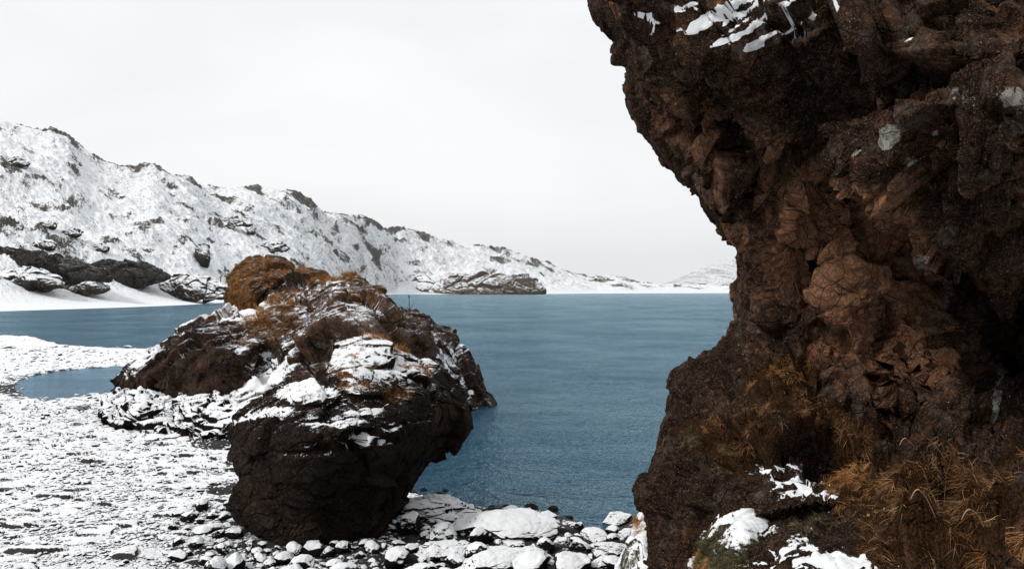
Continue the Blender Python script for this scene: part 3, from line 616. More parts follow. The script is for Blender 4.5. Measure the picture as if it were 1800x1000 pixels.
WN = fbm(np.stack([Uc.ravel()/30, Vc.ravel()/30, 0*Uc.ravel()], 1), 4, seed=77).reshape(Uc.shape)
feat([(1100, 60), (1200, 90), (1330, 120), (1500, 60), (1650, -60), (1500, -300), (900, -300)], 0.45, 40)          # upper shelf
feat([(1500, 210), (1580, 185), (1700, 180), (1900, 170), (1900, 440), (1700, 420), (1610, 375), (1540, 340), (1485, 290), (1482, 250)], 0.75, 18)  # protruding block
feat([(1385, 345), (1440, 330), (1478, 345), (1500, 400), (1520, 445), (1450, 440), (1395, 430)], 0.28, 7)        # upper plate
feat([(1468, 455), (1520, 452), (1590, 470), (1592, 500), (1578, 555), (1500, 553), (1462, 540), (1460, 500)], 0.30, 6)   # lower plate
feat([(1425, 448), (1465, 440), (1500, 448), (1470, 470), (1460, 500), (1430, 495)], -0.45, 8)                      # niche
feat([(1484, 348), (1500, 352), (1508, 372), (1492, 368)], -0.3, 5)
feat([(1690, 470), (1800, 440), (2000, 450), (2000, 740), (1760, 700), (1700, 620), (1670, 540)], -0.42, 40)         # dark hollow at right
feat([(1240, 150), (1300, 140), (1330, 220), (1290, 290), (1230, 260), (1215, 190)], -0.30, 25)
feat([(1300, 330), (1345, 330), (1370, 400), (1340, 440), (1300, 400)], 0.22, 12)
feat([(1290, 550), (1330, 545), (1400, 560), (1400, 640), (1330, 640)], -0.2, 15)
feat([(1540, 590), (1580, 570), (1600, 640), (1580, 720), (1545, 710)], 0.22, 8)
feat([(1480, 570), (1530, 570), (1540, 680), (1500, 690)], 0.2, 8)
feat([(1600, 610), (1660, 600), (1670, 690), (1620, 730), (1590, 690)], 0.25, 9)
feat([(1610, 845), (1660, 845), (1670, 880), (1640, 900), (1605, 885)], -0.35, 10)                                  # hole among the grass
feat([(1290, 920), (1460, 880), (1500, 900), (1440, 950), (1300, 950)], -0.45, 14)
CP = unproj(Uc, Vc, Dc)
nx = 12; tt_ = np.linspace(0, 1, nx+2)[1:-1]; farp = CP[:, -1]+np.array([2.0, 5.0, 0]); farl = CP[:, 0]+np.array([2.0, 2.0, 0])
ring = np.concatenate([CP, CP[:, -1:]+(farp-CP[:, -1])[:, None]*np.linspace(0.1, 1, 8)[None, :, None], farp[:, None]+(farl-farp)[:, None]*tt_[None, :, None]], 1)
nr_, nc_ = ring.shape[:2]; idx = np.arange(nr_*nc_).reshape(nr_, nc_); nxt = np.roll(idx, -1, 1)
ff = np.stack([idx[:-1], nxt[:-1], nxt[1:], idx[1:]], -1).reshape(-1, 4)
vtx = ring.reshape(-1, 3); c0 = len(vtx); vtx = np.concatenate([vtx, ring[0].mean(0)[None], ring[-1].mean(0)[None]])
cap = [np.stack([nxt[0], idx[0], np.full(nc_, c0), np.full(nc_, c0)], 1), np.stack([idx[-1], nxt[-1], np.full(nc_, c0+1), np.full(nc_, c0+1)], 1)]
tri = np.concatenate([ff[:, [0, 1, 2]], ff[:, [0, 2, 3]], cap[0][:, :3], cap[1][:, :3]])
q, cf = voxel(vtx, tri, 0.0235)
CN = vnormals(q, cf); view = (np.array([0, 0, CH])-q)
uu = U0+F*q[:, 0]/q[:, 1]; vv = V0-F*(q[:, 2]-CH)/q[:, 1]
inf = (uu < 1900) & (vv > -80) & (vv < 1090)
_a = q[cf[:, 2]]-q[cf[:, 0]]; _b = q[cf[:, 3]]-q[cf[:, 1]]; _c = q[cf].mean(1)-q.mean(0)
if (np.cross(_a, _b)*_c).sum() < 0: CN = -CN; cf = cf[:, ::-1]
tick('cliff voxel')
cfront = (CN*view).sum(1) > 0
print('cliff verts', len(q))
uLv = np.interp(vv, [e[0] for e in EDGE], [e[1] for e in EDGE])
det = inf & ((CN*view).sum(1) > -0.35*np.linalg.norm(view, axis=1))
def part_(fn, m=None):
    r = np.zeros(len(q)); m = det if m is None else m; r[m] = fn(q[m]); return r
top = sstep(260, 120, vv); mid = (1-top)*sstep(760, 640, vv); low = sstep(640, 760, vv)
d = fbm(q/1.3, 4, seed=500)*0.10
d += part_(lambda p: facet(p, 1.3, 0.50, 0.14, 510, (1.7, 1, 0.7), -0.55, cw=0.04, warp=0.10)[0])*top+part_(lambda p: facet(p, 0.85, 0.50, 0.14, 515, (0.75, 1, 1.5), 0.15, cw=0.04, warp=0.10)[0])*(1-top)
calm = np.clip(1-sstep(1.3, 0.8, np.hypot((uu-1500)/120, (vv-440)/110)), 0.45, 1)      # the smoother plates
h2 = part_(lambda p: facet(p, 0.42, 0.46, 0.05, 520, (1.8, 1, 0.7), -0.55, warp=0.08)[0])*top+part_(lambda p: facet(p, 0.33, 0.46, 0.05, 525, (0.8, 1, 1.4), 0.1, warp=0.08)[0])*(1-top)
sm = 1-0.75*sstep(1.2, 0.8, np.hypot((uu-1400)/170, (vv-950)/110)); calm = calm*sm; d = d*(0.4+0.6*calm)*sm+h2*calm
d += part_(lambda p: facet(p, 0.14, 0.45, 0.015, 530, (1.3, 1, 0.8), -0.4, warp=0.06)[0])*(0.35+0.65*calm)
d += part_(lambda p: fbm(p/0.09, 3, seed=540)*0.012+fbm(p/0.5, 4, seed=541, ridged=True)*0.035)
ek = 0.28+0.72*np.clip((uu-uLv)/(Rm*F/np.clip(q[:, 1], 5, 20)), 0, 1)
cq = q+CN*(d*ek)[:, None]; CN2 = vnormals(cq, cf)
cq_all = cq; det_i = np.where(det)[0]; cq = cq[det_i]; uu = U0+F*cq[:, 0]/cq[:, 1]; vv = V0-F*(cq[:, 2]-CH)/cq[:, 1]
tick('snow, lichen, moss and tone of the rock')
# snow, lichen, moss and tone of the rock
sn = blobmask(uu, vv, [(1245, 40, 60, 9, -27, 2.6), (1395, 50, 26, 5, -35, 2.2), (1130, 25, 20, 6, 0, 2.0), (1310, 22, 50, 6, -30, 2.4), (1205, 12, 30, 7, -15, 2.2), (1150, 38, 26, 7, 20, 2.2), (1148, 58, 16, 8, -20, 2.0), (1162, 72, 12, 8, 20, 1.6), (1240, 34, 52, 6, -25, 2.6), (1275, 15, 74, 6, -28, 2.6), (1300, 4, 50, 6, -15, 2.4), (1335, 38, 58, 6, -38, 2.6), (1290, 66, 50, 5, -22, 2.6), (1345, 66, 34, 5, -25, 2.4), (1325, 84, 30, 7, -20, 2.4), (1380, 12, 22, 4, -35, 2.2), (1368, 34, 20, 5, -5, 2.0), (1300, 44, 40, 3, -35, 2.0), (1429, 30, 6, 7, 0, 2.0), (1478, 6, 24, 7, -25, 2.2), (1590, 75, 18, 3, -30, 1.8), (1405, 85, 10, 3, 0, 1.6)], cq, 0.11, 600, 0.8)
sn += blobmask(uu, vv, [(1385, 835, 60, 24, 10, 1.0), (1420, 870, 60, 18, 10, 0.9), (1330, 895, 60, 26, -15, 0.2), (1410, 940, 30, 14, -30, 0.75), (1440, 985, 90, 26, 10, 1.15), (1320, 995, 40, 10, 0, 1.0), (1530, 1000, 50, 12, 10, 0.8), (1180, 985, 30, 20, 0, 0.4), (1640, 962, 26, 5, 0, 0.7), (1650, 1000, 30, 6, 0, 0.6), (1345, 940, 20, 10, 0, 0.3)], cq, 0.08, 601, 0.75)
sn = sn*np.where(vv > 700, sstep(0.05, 0.5, CN2[det_i][:, 2])*sstep(-0.30, 0.10, fbm(cq/0.16, 4, seed=605)), 1); sn = np.where(sn > 0.02, sn-0.12, -0.5)
li = blobmask(uu, vv, [(1563, 240, 20, 24, 25, 1.2), (1502, 268, 9, 8, 0, 1.2), (1645, 235, 7, 6, 0, 0.9), (1600, 285, 16, 8, 20, 0.6), (1720, 165, 75, 22, 0, 0.55), (1790, 185, 30, 30, 0, 0.55), (1700, 20, 60, 30, 10, 0.45), (1470, 40, 20, 20, 0, 0.4), (1720, 350, 50, 30, 0, 0.35), (1600, 470, 40, 26, -20, 0.62), (1640, 650, 26, 60, 0, 0.45), (1700, 760, 60, 60, 0, 0.3), (1755, 680, 10, 60, 8, 0.6), (1650, 520, 30, 50, 0, 0.3), (1330, 200, 70, 50, 0, 0.2), (1390, 130, 60, 50, 30, 0.25), (1500, 130, 60, 20, 30, 0.35), (1380, 490, 50, 60, 0, 0.12), (1640, 300, 60, 20, 0, 0.3)], cq, 0.20, 610, 0.5)-0.28
mo = blobmask(uu, vv, [(1370, 665, 75, 35, -20, 0.55), (1420, 715, 80, 34, 25, 0.5), (1310, 780, 70, 50, -30, 0.6), (1225, 765, 40, 40, -20, 0.4), (1500, 770, 50, 40, 0, 0.45), (1560, 850, 110, 60, 0, 0.5), (1700, 870, 110, 60, 10, 0.45), (1650, 950, 180, 50, 0, 0.45), (1780, 790, 30, 40, 0, 0.3), (1250, 960, 40, 50, 0, 0.3)], cq, 0.3, 620, 0.4)
to = blobmask(uu, vv, [(1190, 860, 90, 170, 0, -0.25), (1300, 880, 90, 120, 0, -0.25), (1200, 690, 60, 60, 0, -0.25), (1500, 440, 130, 130, 0, 0.9), (1430, 640, 120, 80, 0, 0.3), (1340, 350, 90, 130, 30, 0.45), (1560, 640, 120, 90, 0, 0.35), (1300, 560, 60, 80, 0, 0.2), (1250, 80, 150, 90, 0, -0.05), (1580, 250, 90, 60, 0, 0.1), (1200, 220, 70, 60, 30, 0.2)], cq, 0.6, 630, 0.4)-0.16
_, _, fr1 = facet(cq, 0.85, 0, 0, 515, (0.75, 1, 1.5), 0.15, warp=0.10); _, _, fr2 = facet(cq, 0.33, 0, 0, 525, (0.8, 1, 1.4), 0.1, warp=0.08); to = to+(fr1-0.5)*0.55+(fr2-0.5)*0.35
def full_(a, fill):
    r = np.full(len(cq_all), fill); r[det_i] = a; return r
sn, li, mo, to = full_(sn, -.5), full_(li, -.34), full_(mo, 0.), full_(to, -.18)
me = mesh_np('cliff', cq_all, cf, {'snow': sn, 'lich': li, 'moss': mo, 'tone': to})
cl = link('cliff', me, M['cliff'], 'towering overhanging brown rock cliff filling the right side', 'cliff'); recentre(cl)
SURF['cliff'] = (cq, CN2[det_i], uu, vv, cfront[det_i])

# ------------------------------------------------------------------ mossy snow hummocks at the cliff foot
blob('mossy_hummock', [(1208, 1010), (1215, 975), (1232, 945), (1260, 905), (1300, 872), (1345, 862), (1385, 875), (1400, 905), (1385, 950), (1350, 990), (1330, 1040), (1260, 1050)],
     [(1208, 1000, 8.4), (1232, 945, 8.9), (1260, 905, 9.0), (1300, 868, 8.9), (1385, 872, 8.6), (1400, 910, 8.0), (1350, 1000, 7.2), (1260, 1050, 7.4), (1300, 930, 7.7), (1260, 980, 7.6), (1340, 900, 8.1)], 0.35, 0.8, M['mossy'], n=80, vox=0.016,
     disp=rock_disp(0.6, 0.25, 0.1, 700, a=(0.07, 0.07, 0.07), fb=0.1), attrs=lambda co, u, v, N: {'snow': blobmask(u, v, [(1300, 915, 60, 38, -25, 0.45), (1350, 880, 40, 18, 0, 0.3), (1380, 900, 25, 15, 0, 0.3)], co, 0.12, 3, 0.5)-0.25, 'moss': 0.30*sstep(0, 0.4, fbm(co/0.2, 3, seed=2)), 'lich': 0*u-0.45, 'tone': 0*u+0.1},
     label='rounded mossy hummock half covered in snow at the foot of the cliff', cat='moss hummock')
blob('mossy_hummock', [(1078, 1010), (1090, 970), (1108, 935), (1120, 905), (1132, 890), (1150, 895), (1160, 950), (1150, 1020), (1110, 1040)],
     [(1078, 1010, 12.2), (1108, 935, 13), (1132, 890, 13.4), (1160, 950, 12.2), (1120, 1030, 11.4), (1125, 950, 12)], 0.3, 0.8, M['mossy'], n=60, vox=0.02,
     disp=rock_disp(0.6, 0.25, 0.1, 720, a=(0.07, 0.07, 0.07), fb=0.1), attrs=lambda co, u, v, N: {'snow': 0.25+0.5*fbm(co/0.3, 3, seed=8), 'moss': 0.25+0*u, 'lich': 0*u-0.45, 'tone': 0*u+0.1},
     label='tall narrow snow-covered mossy hummock against the left foot of the cliff', cat='moss hummock')

tick('outcrops on the far shore')
# ------------------------------------------------------------------ outcrops on the far shore
def far_blob(name, ol, label, cat, mat='far', thick=6, seed=900, a=(0.12, 0.10, 0.08), n=90, snow=0.0, dD=0, tone=0.0, big=None):
    O = np.array(ol, float); u0, v0 = O[:, 0].mean(), O[:, 1].max(); D0 = hill_D(u0, v0)+dD
    sc = D0/F*(O[:, 0].max()-O[:, 0].min())
    ct = [(p[0], p[1], D0+(v0-p[1])/F*D0*1.0) for p in ol[::2]]+[(u0, O[:, 1].mean(), D0+thick*0.1)]
    big = big or max(4, sc*0.16)
    blob(name, ol, ct, thick*0.6, thick*2, M[mat], n=n, disp=rock_disp(big, big*0.4, big*0.16, seed, a=a, crack=0.5, fb=0.06),
         attrs=lambda co, u, v, N: {'snow': 0*u+snow, 'tone': 0*u+tone, 'moss': 0*u-1, 'lich': 0*u-0.6}, label=label, cat=cat, smooth_k=1)
far_blob('lava_outcrop', [(-70, 470), (-60, 415), (0, 430), (40, 438), (100, 451), (150, 463), (190, 470), (200, 492), (150, 497), (100, 488), (50, 470), (0, 468)], 'long black rock face slanting down the far left shore', 'rock outcrop', seed=901, snow=-0.35, tone=-0.5)
far_blob('lava_outcrop', [(140, 500), (150, 468), (180, 458), (215, 457), (250, 464), (285, 476), (305, 488), (285, 497), (255, 505), (215, 503), (180, 498)], 'black cave-like rock face behind the flat snow of the far shore', 'rock outcrop', seed=902, snow=-0.35, tone=-0.3)
far_blob('rock_mound', [(100, 512), (112, 495), (140, 487), (165, 485), (185, 497), (196, 512), (150, 516)], 'low rounded grey rock mound on the flat snowy far shore', 'rock mound', mat='far', seed=903, snow=0.1, dD=-8, tone=0.6)
far_blob('rubble_rock', [(-20, 505), (0, 478), (40, 470), (80, 478), (115, 492), (108, 508), (50, 506)], 'broken dark rubble with snow below the long black rock face', 'rock', seed=904, snow=0.12, dD=-6)
far_blob('rubble_rock', [(268, 520), (275, 497), (300, 486), (330, 481), (365, 487), (398, 500), (405, 522), (370, 528), (310, 526)], 'dark jagged shore rocks left of the grassy knob', 'rock', seed=905, snow=0.05, dD=-12)
far_blob('rock_spire', [(340, 462), (341, 446), (346, 431), (356, 429), (366, 430), (368, 445), (367, 472), (358, 468)], 'small dark upright rock spire on the snowy slope', 'rock spire', seed=906, thick=4, n=50, snow=-0.1)
far_blob('headland', [(775, 518), (778, 500), (786, 488), (800, 482), (830, 482), (870, 484), (940, 484), (950, 500), (958, 517), (880, 519), (780, 519)], 'flat-topped brown rocky headland reaching into the lake', 'headland', mat='fartan', seed=907, thick=30, n=140, snow=-0.12, tone=0.3, dD=-40, a=(0.14, 0.12, 0.09), big=30)
far_blob('shore_hill', [(682, 518), (690, 500), (715, 490), (750, 485), (790, 485), (805, 500), (795, 518)], 'pale tan snow-dusted hillock behind the left end of the brown headland', 'hillock', mat='fartan', seed=908, thick=30, n=100, snow=0.15, tone=0.9, dD=60, a=(0.1, 0.08, 0.07), big=30)
for k, (u, v, ru, rv, lab) in enumerate([(83, 398, 18, 7, 'dark rock outcrop high on the left slope'), (125, 411, 22, 8, 'dark ragged rock on the slope right of the highest outcrop'), (178, 437, 13, 7, 'small round dark rock midway down the left slope'), (78, 432, 20, 9, 'dark rock jutting just above the long black rock face'), (400, 392, 46, 9, 'wide grey rock band high above the grassy knob'), (440, 407, 11, 10, 'round grey rock above the grassy knob'), (480, 437, 32, 9, 'low grey rock band right of the grassy knob'), (30, 286, 24, 8, 'grey outcrop near the top of the left ridge')]):
    ol = [(u+ru*math.cos(a_)*random.uniform(.8, 1.15), v+rv*math.sin(a_)*random.uniform(.75, 1.2)) for a_ in np.linspace(0, 2*math.pi, 12, endpoint=False)]
    far_blob('slope_rock', ol, lab, 'rock', seed=920+k, thick=4, n=44, snow=0.05, a=(0.18, 0.16, 0.14))

tick('shore stones')
# ------------------------------------------------------------------ shore stones
def stone_mesh(seed, flat, blocky, n=26, layered=0.0):
    V, Fc = cubesphere(n); r = np.random.default_rng(seed); co = V.copy()
    for _ in range(14):                                         # chip flat faces off
        d_ = r.normal(size=3); d_ /= np.linalg.norm(d_); lim = r.uniform(0.62, 0.92) if blocky else r.uniform(0.8, 0.97)
        k = co@d_; co = co-np.outer(np.maximum(k-lim, 0)*0.92, d_)
    co *= np.array([1, r.uniform(.7, .95), flat]); N = vnormals(co, Fc)
    if (N*co).sum() < 0: Fc = Fc[:, ::-1]; N = -N
    co += N*(fbm(co*1.8+seed, 4, seed=seed)*0.10+fbm(co*7+seed, 3, seed=seed+3)*0.03)[:, None]
    if layered:
        N = vnormals(co, Fc); h, _, _ = facet(co, 0.45, 0.25, 0.10, seed+4, (1.6, 1.3, 0.35), 0.1, cw=0.08); h2, _, _ = facet(co, 0.16, 0.25, 0.025, seed+5, (1.5, 1.2, 0.5)); co = co+N*(h+h2)[:, None]*layered
    return mesh_np('stone', co, Fc)
BASE = [stone_mesh(30+k, random.choice([0.4, 0.5, 0.6]), k % 3 != 0) for k in range(12)]
for b_ in BASE: b_.materials.append(M['stone'])
BIG = [stone_mesh(60+k, 0.42, True, 90, [0.12, 0.7, 0.5, 0.15, 0.10, 0.3][k]) for k in range(6)]
for b_ in BIG: b_.materials.append(M['stone'])
ROUND = [stone_mesh(80+k, 0.6, False) for k in range(4)]
for b_ in ROUND: b_.materials.append(M['wetstone'])
def stone(u, v, wpx, label, name='stone', bases=None, group=None, sink=0.35, rot=None, sz=None, tilt=0.25, z=None, cat='stone'):
    """v = foot of the stone in the picture, wpx = its width there"""
    x, y, g = on_ground(u, v) if z is None else (*gpt(u, v, z), z)
    me = random.choice(bases or BASE); s = wpx*y/F/2
    o = link(name, me, None, label, cat, group); hz = s*(sz or random.uniform(0.8, 1.2))
    o.location = (x, y+s*0.4, g+hz*0.45*(1-2*sink)); o.scale = (s, s*random.uniform(.8, 1.1), hz)
    o.rotation_euler = (random.uniform(-tilt, tilt), random.uniform(-tilt, tilt), rot if rot is not None else random.uniform(0, 6.28)); return o
for (u, v, wp, lab, bs, sz, rot) in [
    (885, 948, 236, 'largest flat slab under thick smooth snow on the near shore', BIG[:1], 0.62, 0.1),
    (765, 915, 160, 'broad cracked slab with broken snow right of the dark boulder', BIG[1:2], 0.7, 0.4),
    (780, 985, 110, 'dark tilted slab below the cracked slab', BIG[2:3], 0.8, 0.2),
    (925, 1002, 120, 'large snow-covered stone with a bare dark side below the largest slab', BIG[3:4], 1.0, 1.0),
    (1090, 922, 66, 'rounded dark boulder with a thin snow cap at the water by the cliff', BIG[4:5], 1.1, 0.3),
    (1108, 950, 50, 'snow-patched stone between the cap boulder and the mossy hummock', BIG[5:6], 1.2, 0.8),
    (1045, 950, 76, 'snow-covered slab left of the rounded cap boulder', BIG[3:4], 0.8, 2.0),
    (1075, 975, 90, 'pointed snowy slab in front of the snow-covered slab by the cliff', BIG[1:2], 0.7, 2.6),
    (988, 965, 42, 'blocky dark stone with a snow top at the right end of the largest slab', BIG[5:6], 1.5, 0.0),
    (1060, 1004, 80, 'dark snow-topped stone at the bottom edge left of the mossy hummock', BIG[0:1], 1.0, 0.7),
    (840, 955, 34, 'small block with a snow cap in front of the largest slab', BIG[2:3], 1.4, 0.3),
    (900, 962, 66, 'long low stone with a snow cap in front of the largest slab', BIG[4:5], 0.7, 0.0),
    (860, 1012, 170, 'wide smooth snow-covered stone cut by the bottom edge', BIG[0:1], 0.8, 0.5),
    (130, 722, 48, 'dark rectangular block beside the pond', BIG[5:6], 0.9, 0.0),
    (112, 740, 34, 'flat snowy slab in front of the rectangular block', BIG[1:2], 0.5, 0.0),
    (190, 607, 28, 'largest dark stone at the water edge beyond the pond', BIG[2:3], 0.9, 0.2),
    (224, 612, 20, 'dark stone at the water edge just left of the lake rock', BIG[3:4], 0.9, 0.2),
    (244, 630, 16, 'dark oval stone between the pond and the lake rock', BASE[:1], 0.7, 0.2),
    (10, 612, 30, 'low dark stone at the left edge beyond the pond', BIG[4:5], 0.6, 0.0),
    (60, 618, 22, 'dark low stone on the snow left of the pond and near the lake edge', BIG[1:2], 0.7, 0.6),
    (265, 775, 28, 'dark stone alone on the snow below the ledges', BASE[2:3], 0.8, 0.3),
    (300, 770, 30, 'dark stone right of the lone stone below the ledges', BASE[3:4], 0.7, 0.3),
    (223, 815, 16, 'small round dark stone alone in the middle of the snowy beach', BASE[4:5], 0.9, 0.3),
    (345, 893, 46, 'dark snow-capped stone left of the foot of the dark boulder', BIG[5:6], 0.9, 0.3),
    (310, 905, 50, 'low dark stone on the beach left of the boulder foot', BIG[2:3], 0.7, 0.3),
    (375, 935, 60, 'wide dark stone against the left foot of the dark boulder', BIG[3:4], 0.8, 0.9),
    (100, 987, 22, 'dark stone near the bottom left corner', BASE[5:6], 0.8, 0.2)]:
    stone(u, v, wp, lab, bases=bs, sz=sz, rot=rot, tilt=0.08, name='slab' if 'slab' in lab else 'stone')
for k, (u, v, wp) in enumerate([(775, 872, 26), (783, 863, 14), (845, 900, 18), (868, 897, 26), (890, 895, 28), (934, 893, 24), (972, 897, 26), (1000, 912, 20), (722, 868, 24), (738, 876, 20), (745, 862, 14)]):
    stone(u, v, wp, 'bare wet dark stone at the water edge in front of the lake', bases=ROUND, group='wet stones in the shallows', z=0.0, sink=0.4, sz=0.8)
GL = 'small snow-capped stone among the stones around the boulder foot and slabs'
placed = []
tries = 0
def ok_spot(u, v):
    if v > 880 and 420 < u < 690 and v < 962: return False
    return True
while len(placed) < 260 and tries < 6000:
    tries += 1
    v = 890+145*random.random()**0.75; u = random.uniform(300, 1090)
    if u < 440 and random.random() < 0.35: continue
    if u > 690 and v < 905: continue
    if not ok_spot(u, v): continue
    wp = random.choice([16, 20, 26, 34, 46, 60] if u > 640 else [14, 18, 22, 28, 36, 44])*(0.75+0.5*(v-890)/110)
    if any(math.hypot(u-a, (v-b)*1.8) < (wp+c_)*0.36 for a, b, c_ in placed): continue
    x, y = gpt(u, v)
    if poly_sd(np.array([x]), np.array([y]), LAND)[0] > -0.3: continue
    placed.append((u, v, wp)); wh = 'on the beach left of the dark boulder' if u < 430 else 'at the foot of the dark boulder' if u < 690 else 'in front of the largest slab' if u < 960 else 'between the largest slab and the cliff foot'
    big_ = 'broad' if wp > 36 else 'middling' if wp > 22 else 'little'
    stone(u, v, wp, f'{big_} snow-capped stone among the stones {wh}', group='stones on the near shore', tilt=0.3, sink=0.12, sz=random.uniform(1.0, 1.6))

# gravel: thousands of little stones half sunk in the snow, too many to count
def gravel():
    V, Fc = cubesphere(3); r = np.random.default_rng(5); n = 43000
    v = 603+450*r.random(n)**0.9; u = r.uniform(-30, 1000, n)
    d = (CH-0.35)*F/(v-V0); x = (u-U0)/F*d
    z, i_, pd = ground_base(x, d)
    dens = 0.25+0.75*sstep(-0.35, 0.35, fbm(np.stack([x/2.2, d/2.2, 0*x], 1), 4, seed=95))
    ok = (i_ > 0.2) & (pd > -0.6) & (r.random(n) < dens) & ~((v > 890) & (u > 690) & (r.random(n) < 0.9))
    x, d, z, v = x[ok], d[ok], z[ok], v[ok]; n = len(x)
    s_ = d/F*np.clip(r.lognormal(1.05, 0.5, n), 1.0, 9)*0.62*(0.75+0.5*(v-600)/400); P = np.empty((n, len(V), 3))
    for k in range(n):
        c, s2 = math.cos(k*1.7), math.sin(k*1.7); dd = r.normal(size=(5, 3)); dd /= np.linalg.norm(dd, axis=1, keepdims=True); q_ = V
        for w_ in dd: kk_ = q_@w_; q_ = q_-np.outer(np.maximum(kk_-0.6, 0), w_)
        q_ = q_*np.array([1.25, 0.85, r.uniform(.5, 1.0)]); P[k] = np.stack([q_[:, 0]*c-q_[:, 1]*s2, q_[:, 0]*s2+q_[:, 1]*c, q_[:, 2]], 1)
    P = P*s_[:, None, None]+np.stack([x, d, z+s_*0.18], 1)[:, None]
    Fa = (Fc[None]+(np.arange(n)*len(V))[:, None, None]).reshape(-1, 4)
    link('gravel', mesh_np('gravel', P.reshape(-1, 3), Fa, {}), M['stone'], 'scattered small dark stones half sunk in the snow of the beach', 'gravel', kind='stuff')
gravel()
tick('grass')
# ------------------------------------------------------------------ grass
def blades(pts, nrm, L, W, seed, lean=(0, 0, -0.35), spread=0.7, up=0.6, droop=0.5):
    r = np.random.default_rng(seed); n = len(pts); rd = r.normal(size=(n, 3))
    d = nrm*up+rd*spread*0.5+np.array(lean); d /= np.linalg.norm(d, axis=1, keepdims=True)
    l = (np.broadcast_to(L, (n,))*r.uniform(0.45, 1.2, n))[:, None]; side = np.cross(d, r.normal(size=(n, 3))); side /= np.linalg.norm(side, axis=1, keepdims=True)
    g = np.array([0, 0, -1.0]); V = []; w_ = W*r.uniform(.6, 1.2, n)[:, None]
    for k, t in enumerate((0, 0.35, 0.7, 1.0)):
        p = pts-nrm*0.01+d*l*t+(g*droop+rd*0.12)*l*t*t
        ww = w_*(1-t)**0.7 if t < 1 else 0
        if t < 1: V += [p-side*ww, p+side*ww]
        else: V += [p]
    A = np.stack(V, 1).reshape(-1, 3); b_ = (np.arange(n)*7)[:, None]
    fq = np.concatenate([b_+np.array([0, 1, 3, 2]), b_+np.array([2, 3, 5, 4])]); ft = b_+np.array([4, 5, 6, 6])
    tri = np.concatenate([fq[:, [0, 1, 2]], fq[:, [0, 2, 3]], ft[:, :3]])
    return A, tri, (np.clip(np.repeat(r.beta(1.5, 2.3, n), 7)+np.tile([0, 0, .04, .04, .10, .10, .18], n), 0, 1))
_open = {}
def exposed(key):
    """vertices on the outermost face of the rock, where grass can take the light"""
    if key not in _open:
        co, N, u, v, front = SURF[key]; uu_ = U0+F*co[:, 0]/co[:, 1]; vv_ = V0-F*(co[:, 2]-CH)/co[:, 1]
        i = np.clip(((uu_+200)/5).astype(int), 0, 500); j = np.clip(((vv_+200)/5).astype(int), 0, 400); k = i*401+j; mn = np.full(501*401, 1e9)
        np.minimum.at(mn, k[front], co[front, 1]); _open[key] = front & (co[:, 1] < mn[k]+0.02*co[:, 1].mean())
    return _open[key]
def grass(key, cu, cv, ru, rv, n, L, W, mat, label, seed, name='grass_tussock', rot=0, cat='grass tussock', group=None, **kw):
    co, N, u, v, front = SURF[key]; c, s = math.cos(math.radians(rot)), math.sin(math.radians(rot))
    x = ((u-cu)*c+(v-cv)*s)/ru; y = (-(u-cu)*s+(v-cv)*c)/rv; e = np.hypot(x, y)+0.45*fbm(co/(0.25*max(1, co[:, 1].mean()/12)), 3, seed=seed)
    view = (N*(np.array([0, 0, CH])-co)).sum(1) > 0
    idx = np.where((e < 1) & exposed(key))[0]
    if len(idx) < 5: print('no surface for', label); return
    r = np.random.default_rng(seed); w_ = (1.05-e[idx])**0.5; w_ = w_/w_.sum(); per = 55; K = max(4, n//per); cen = r.choice(idx, K, p=w_)
    tid = r.integers(0, K, n); id_ = cen[tid]; tl = r.normal(size=(K, 3))*0.35; ts = r.uniform(0.5, 1.25, K)
    off = r.normal(size=(n, 3))*L*0.30; off -= N[id_]*(off*N[id_]).sum(1, keepdims=True); pts = co[id_]+off
    A, tri, rnd = blades(pts, N[id_]+tl[tid]+off/L*1.1, L*ts[tid], W, seed, **kw); rnd = np.clip(rnd+0.06+np.repeat((r.random(K)-0.5)[tid]*0.35, 7), 0, 1)
    o = link(name, mesh_np(name, A, tri, {'rnd': rnd}, smooth=False), M[mat], label, cat, group); recentre(o)
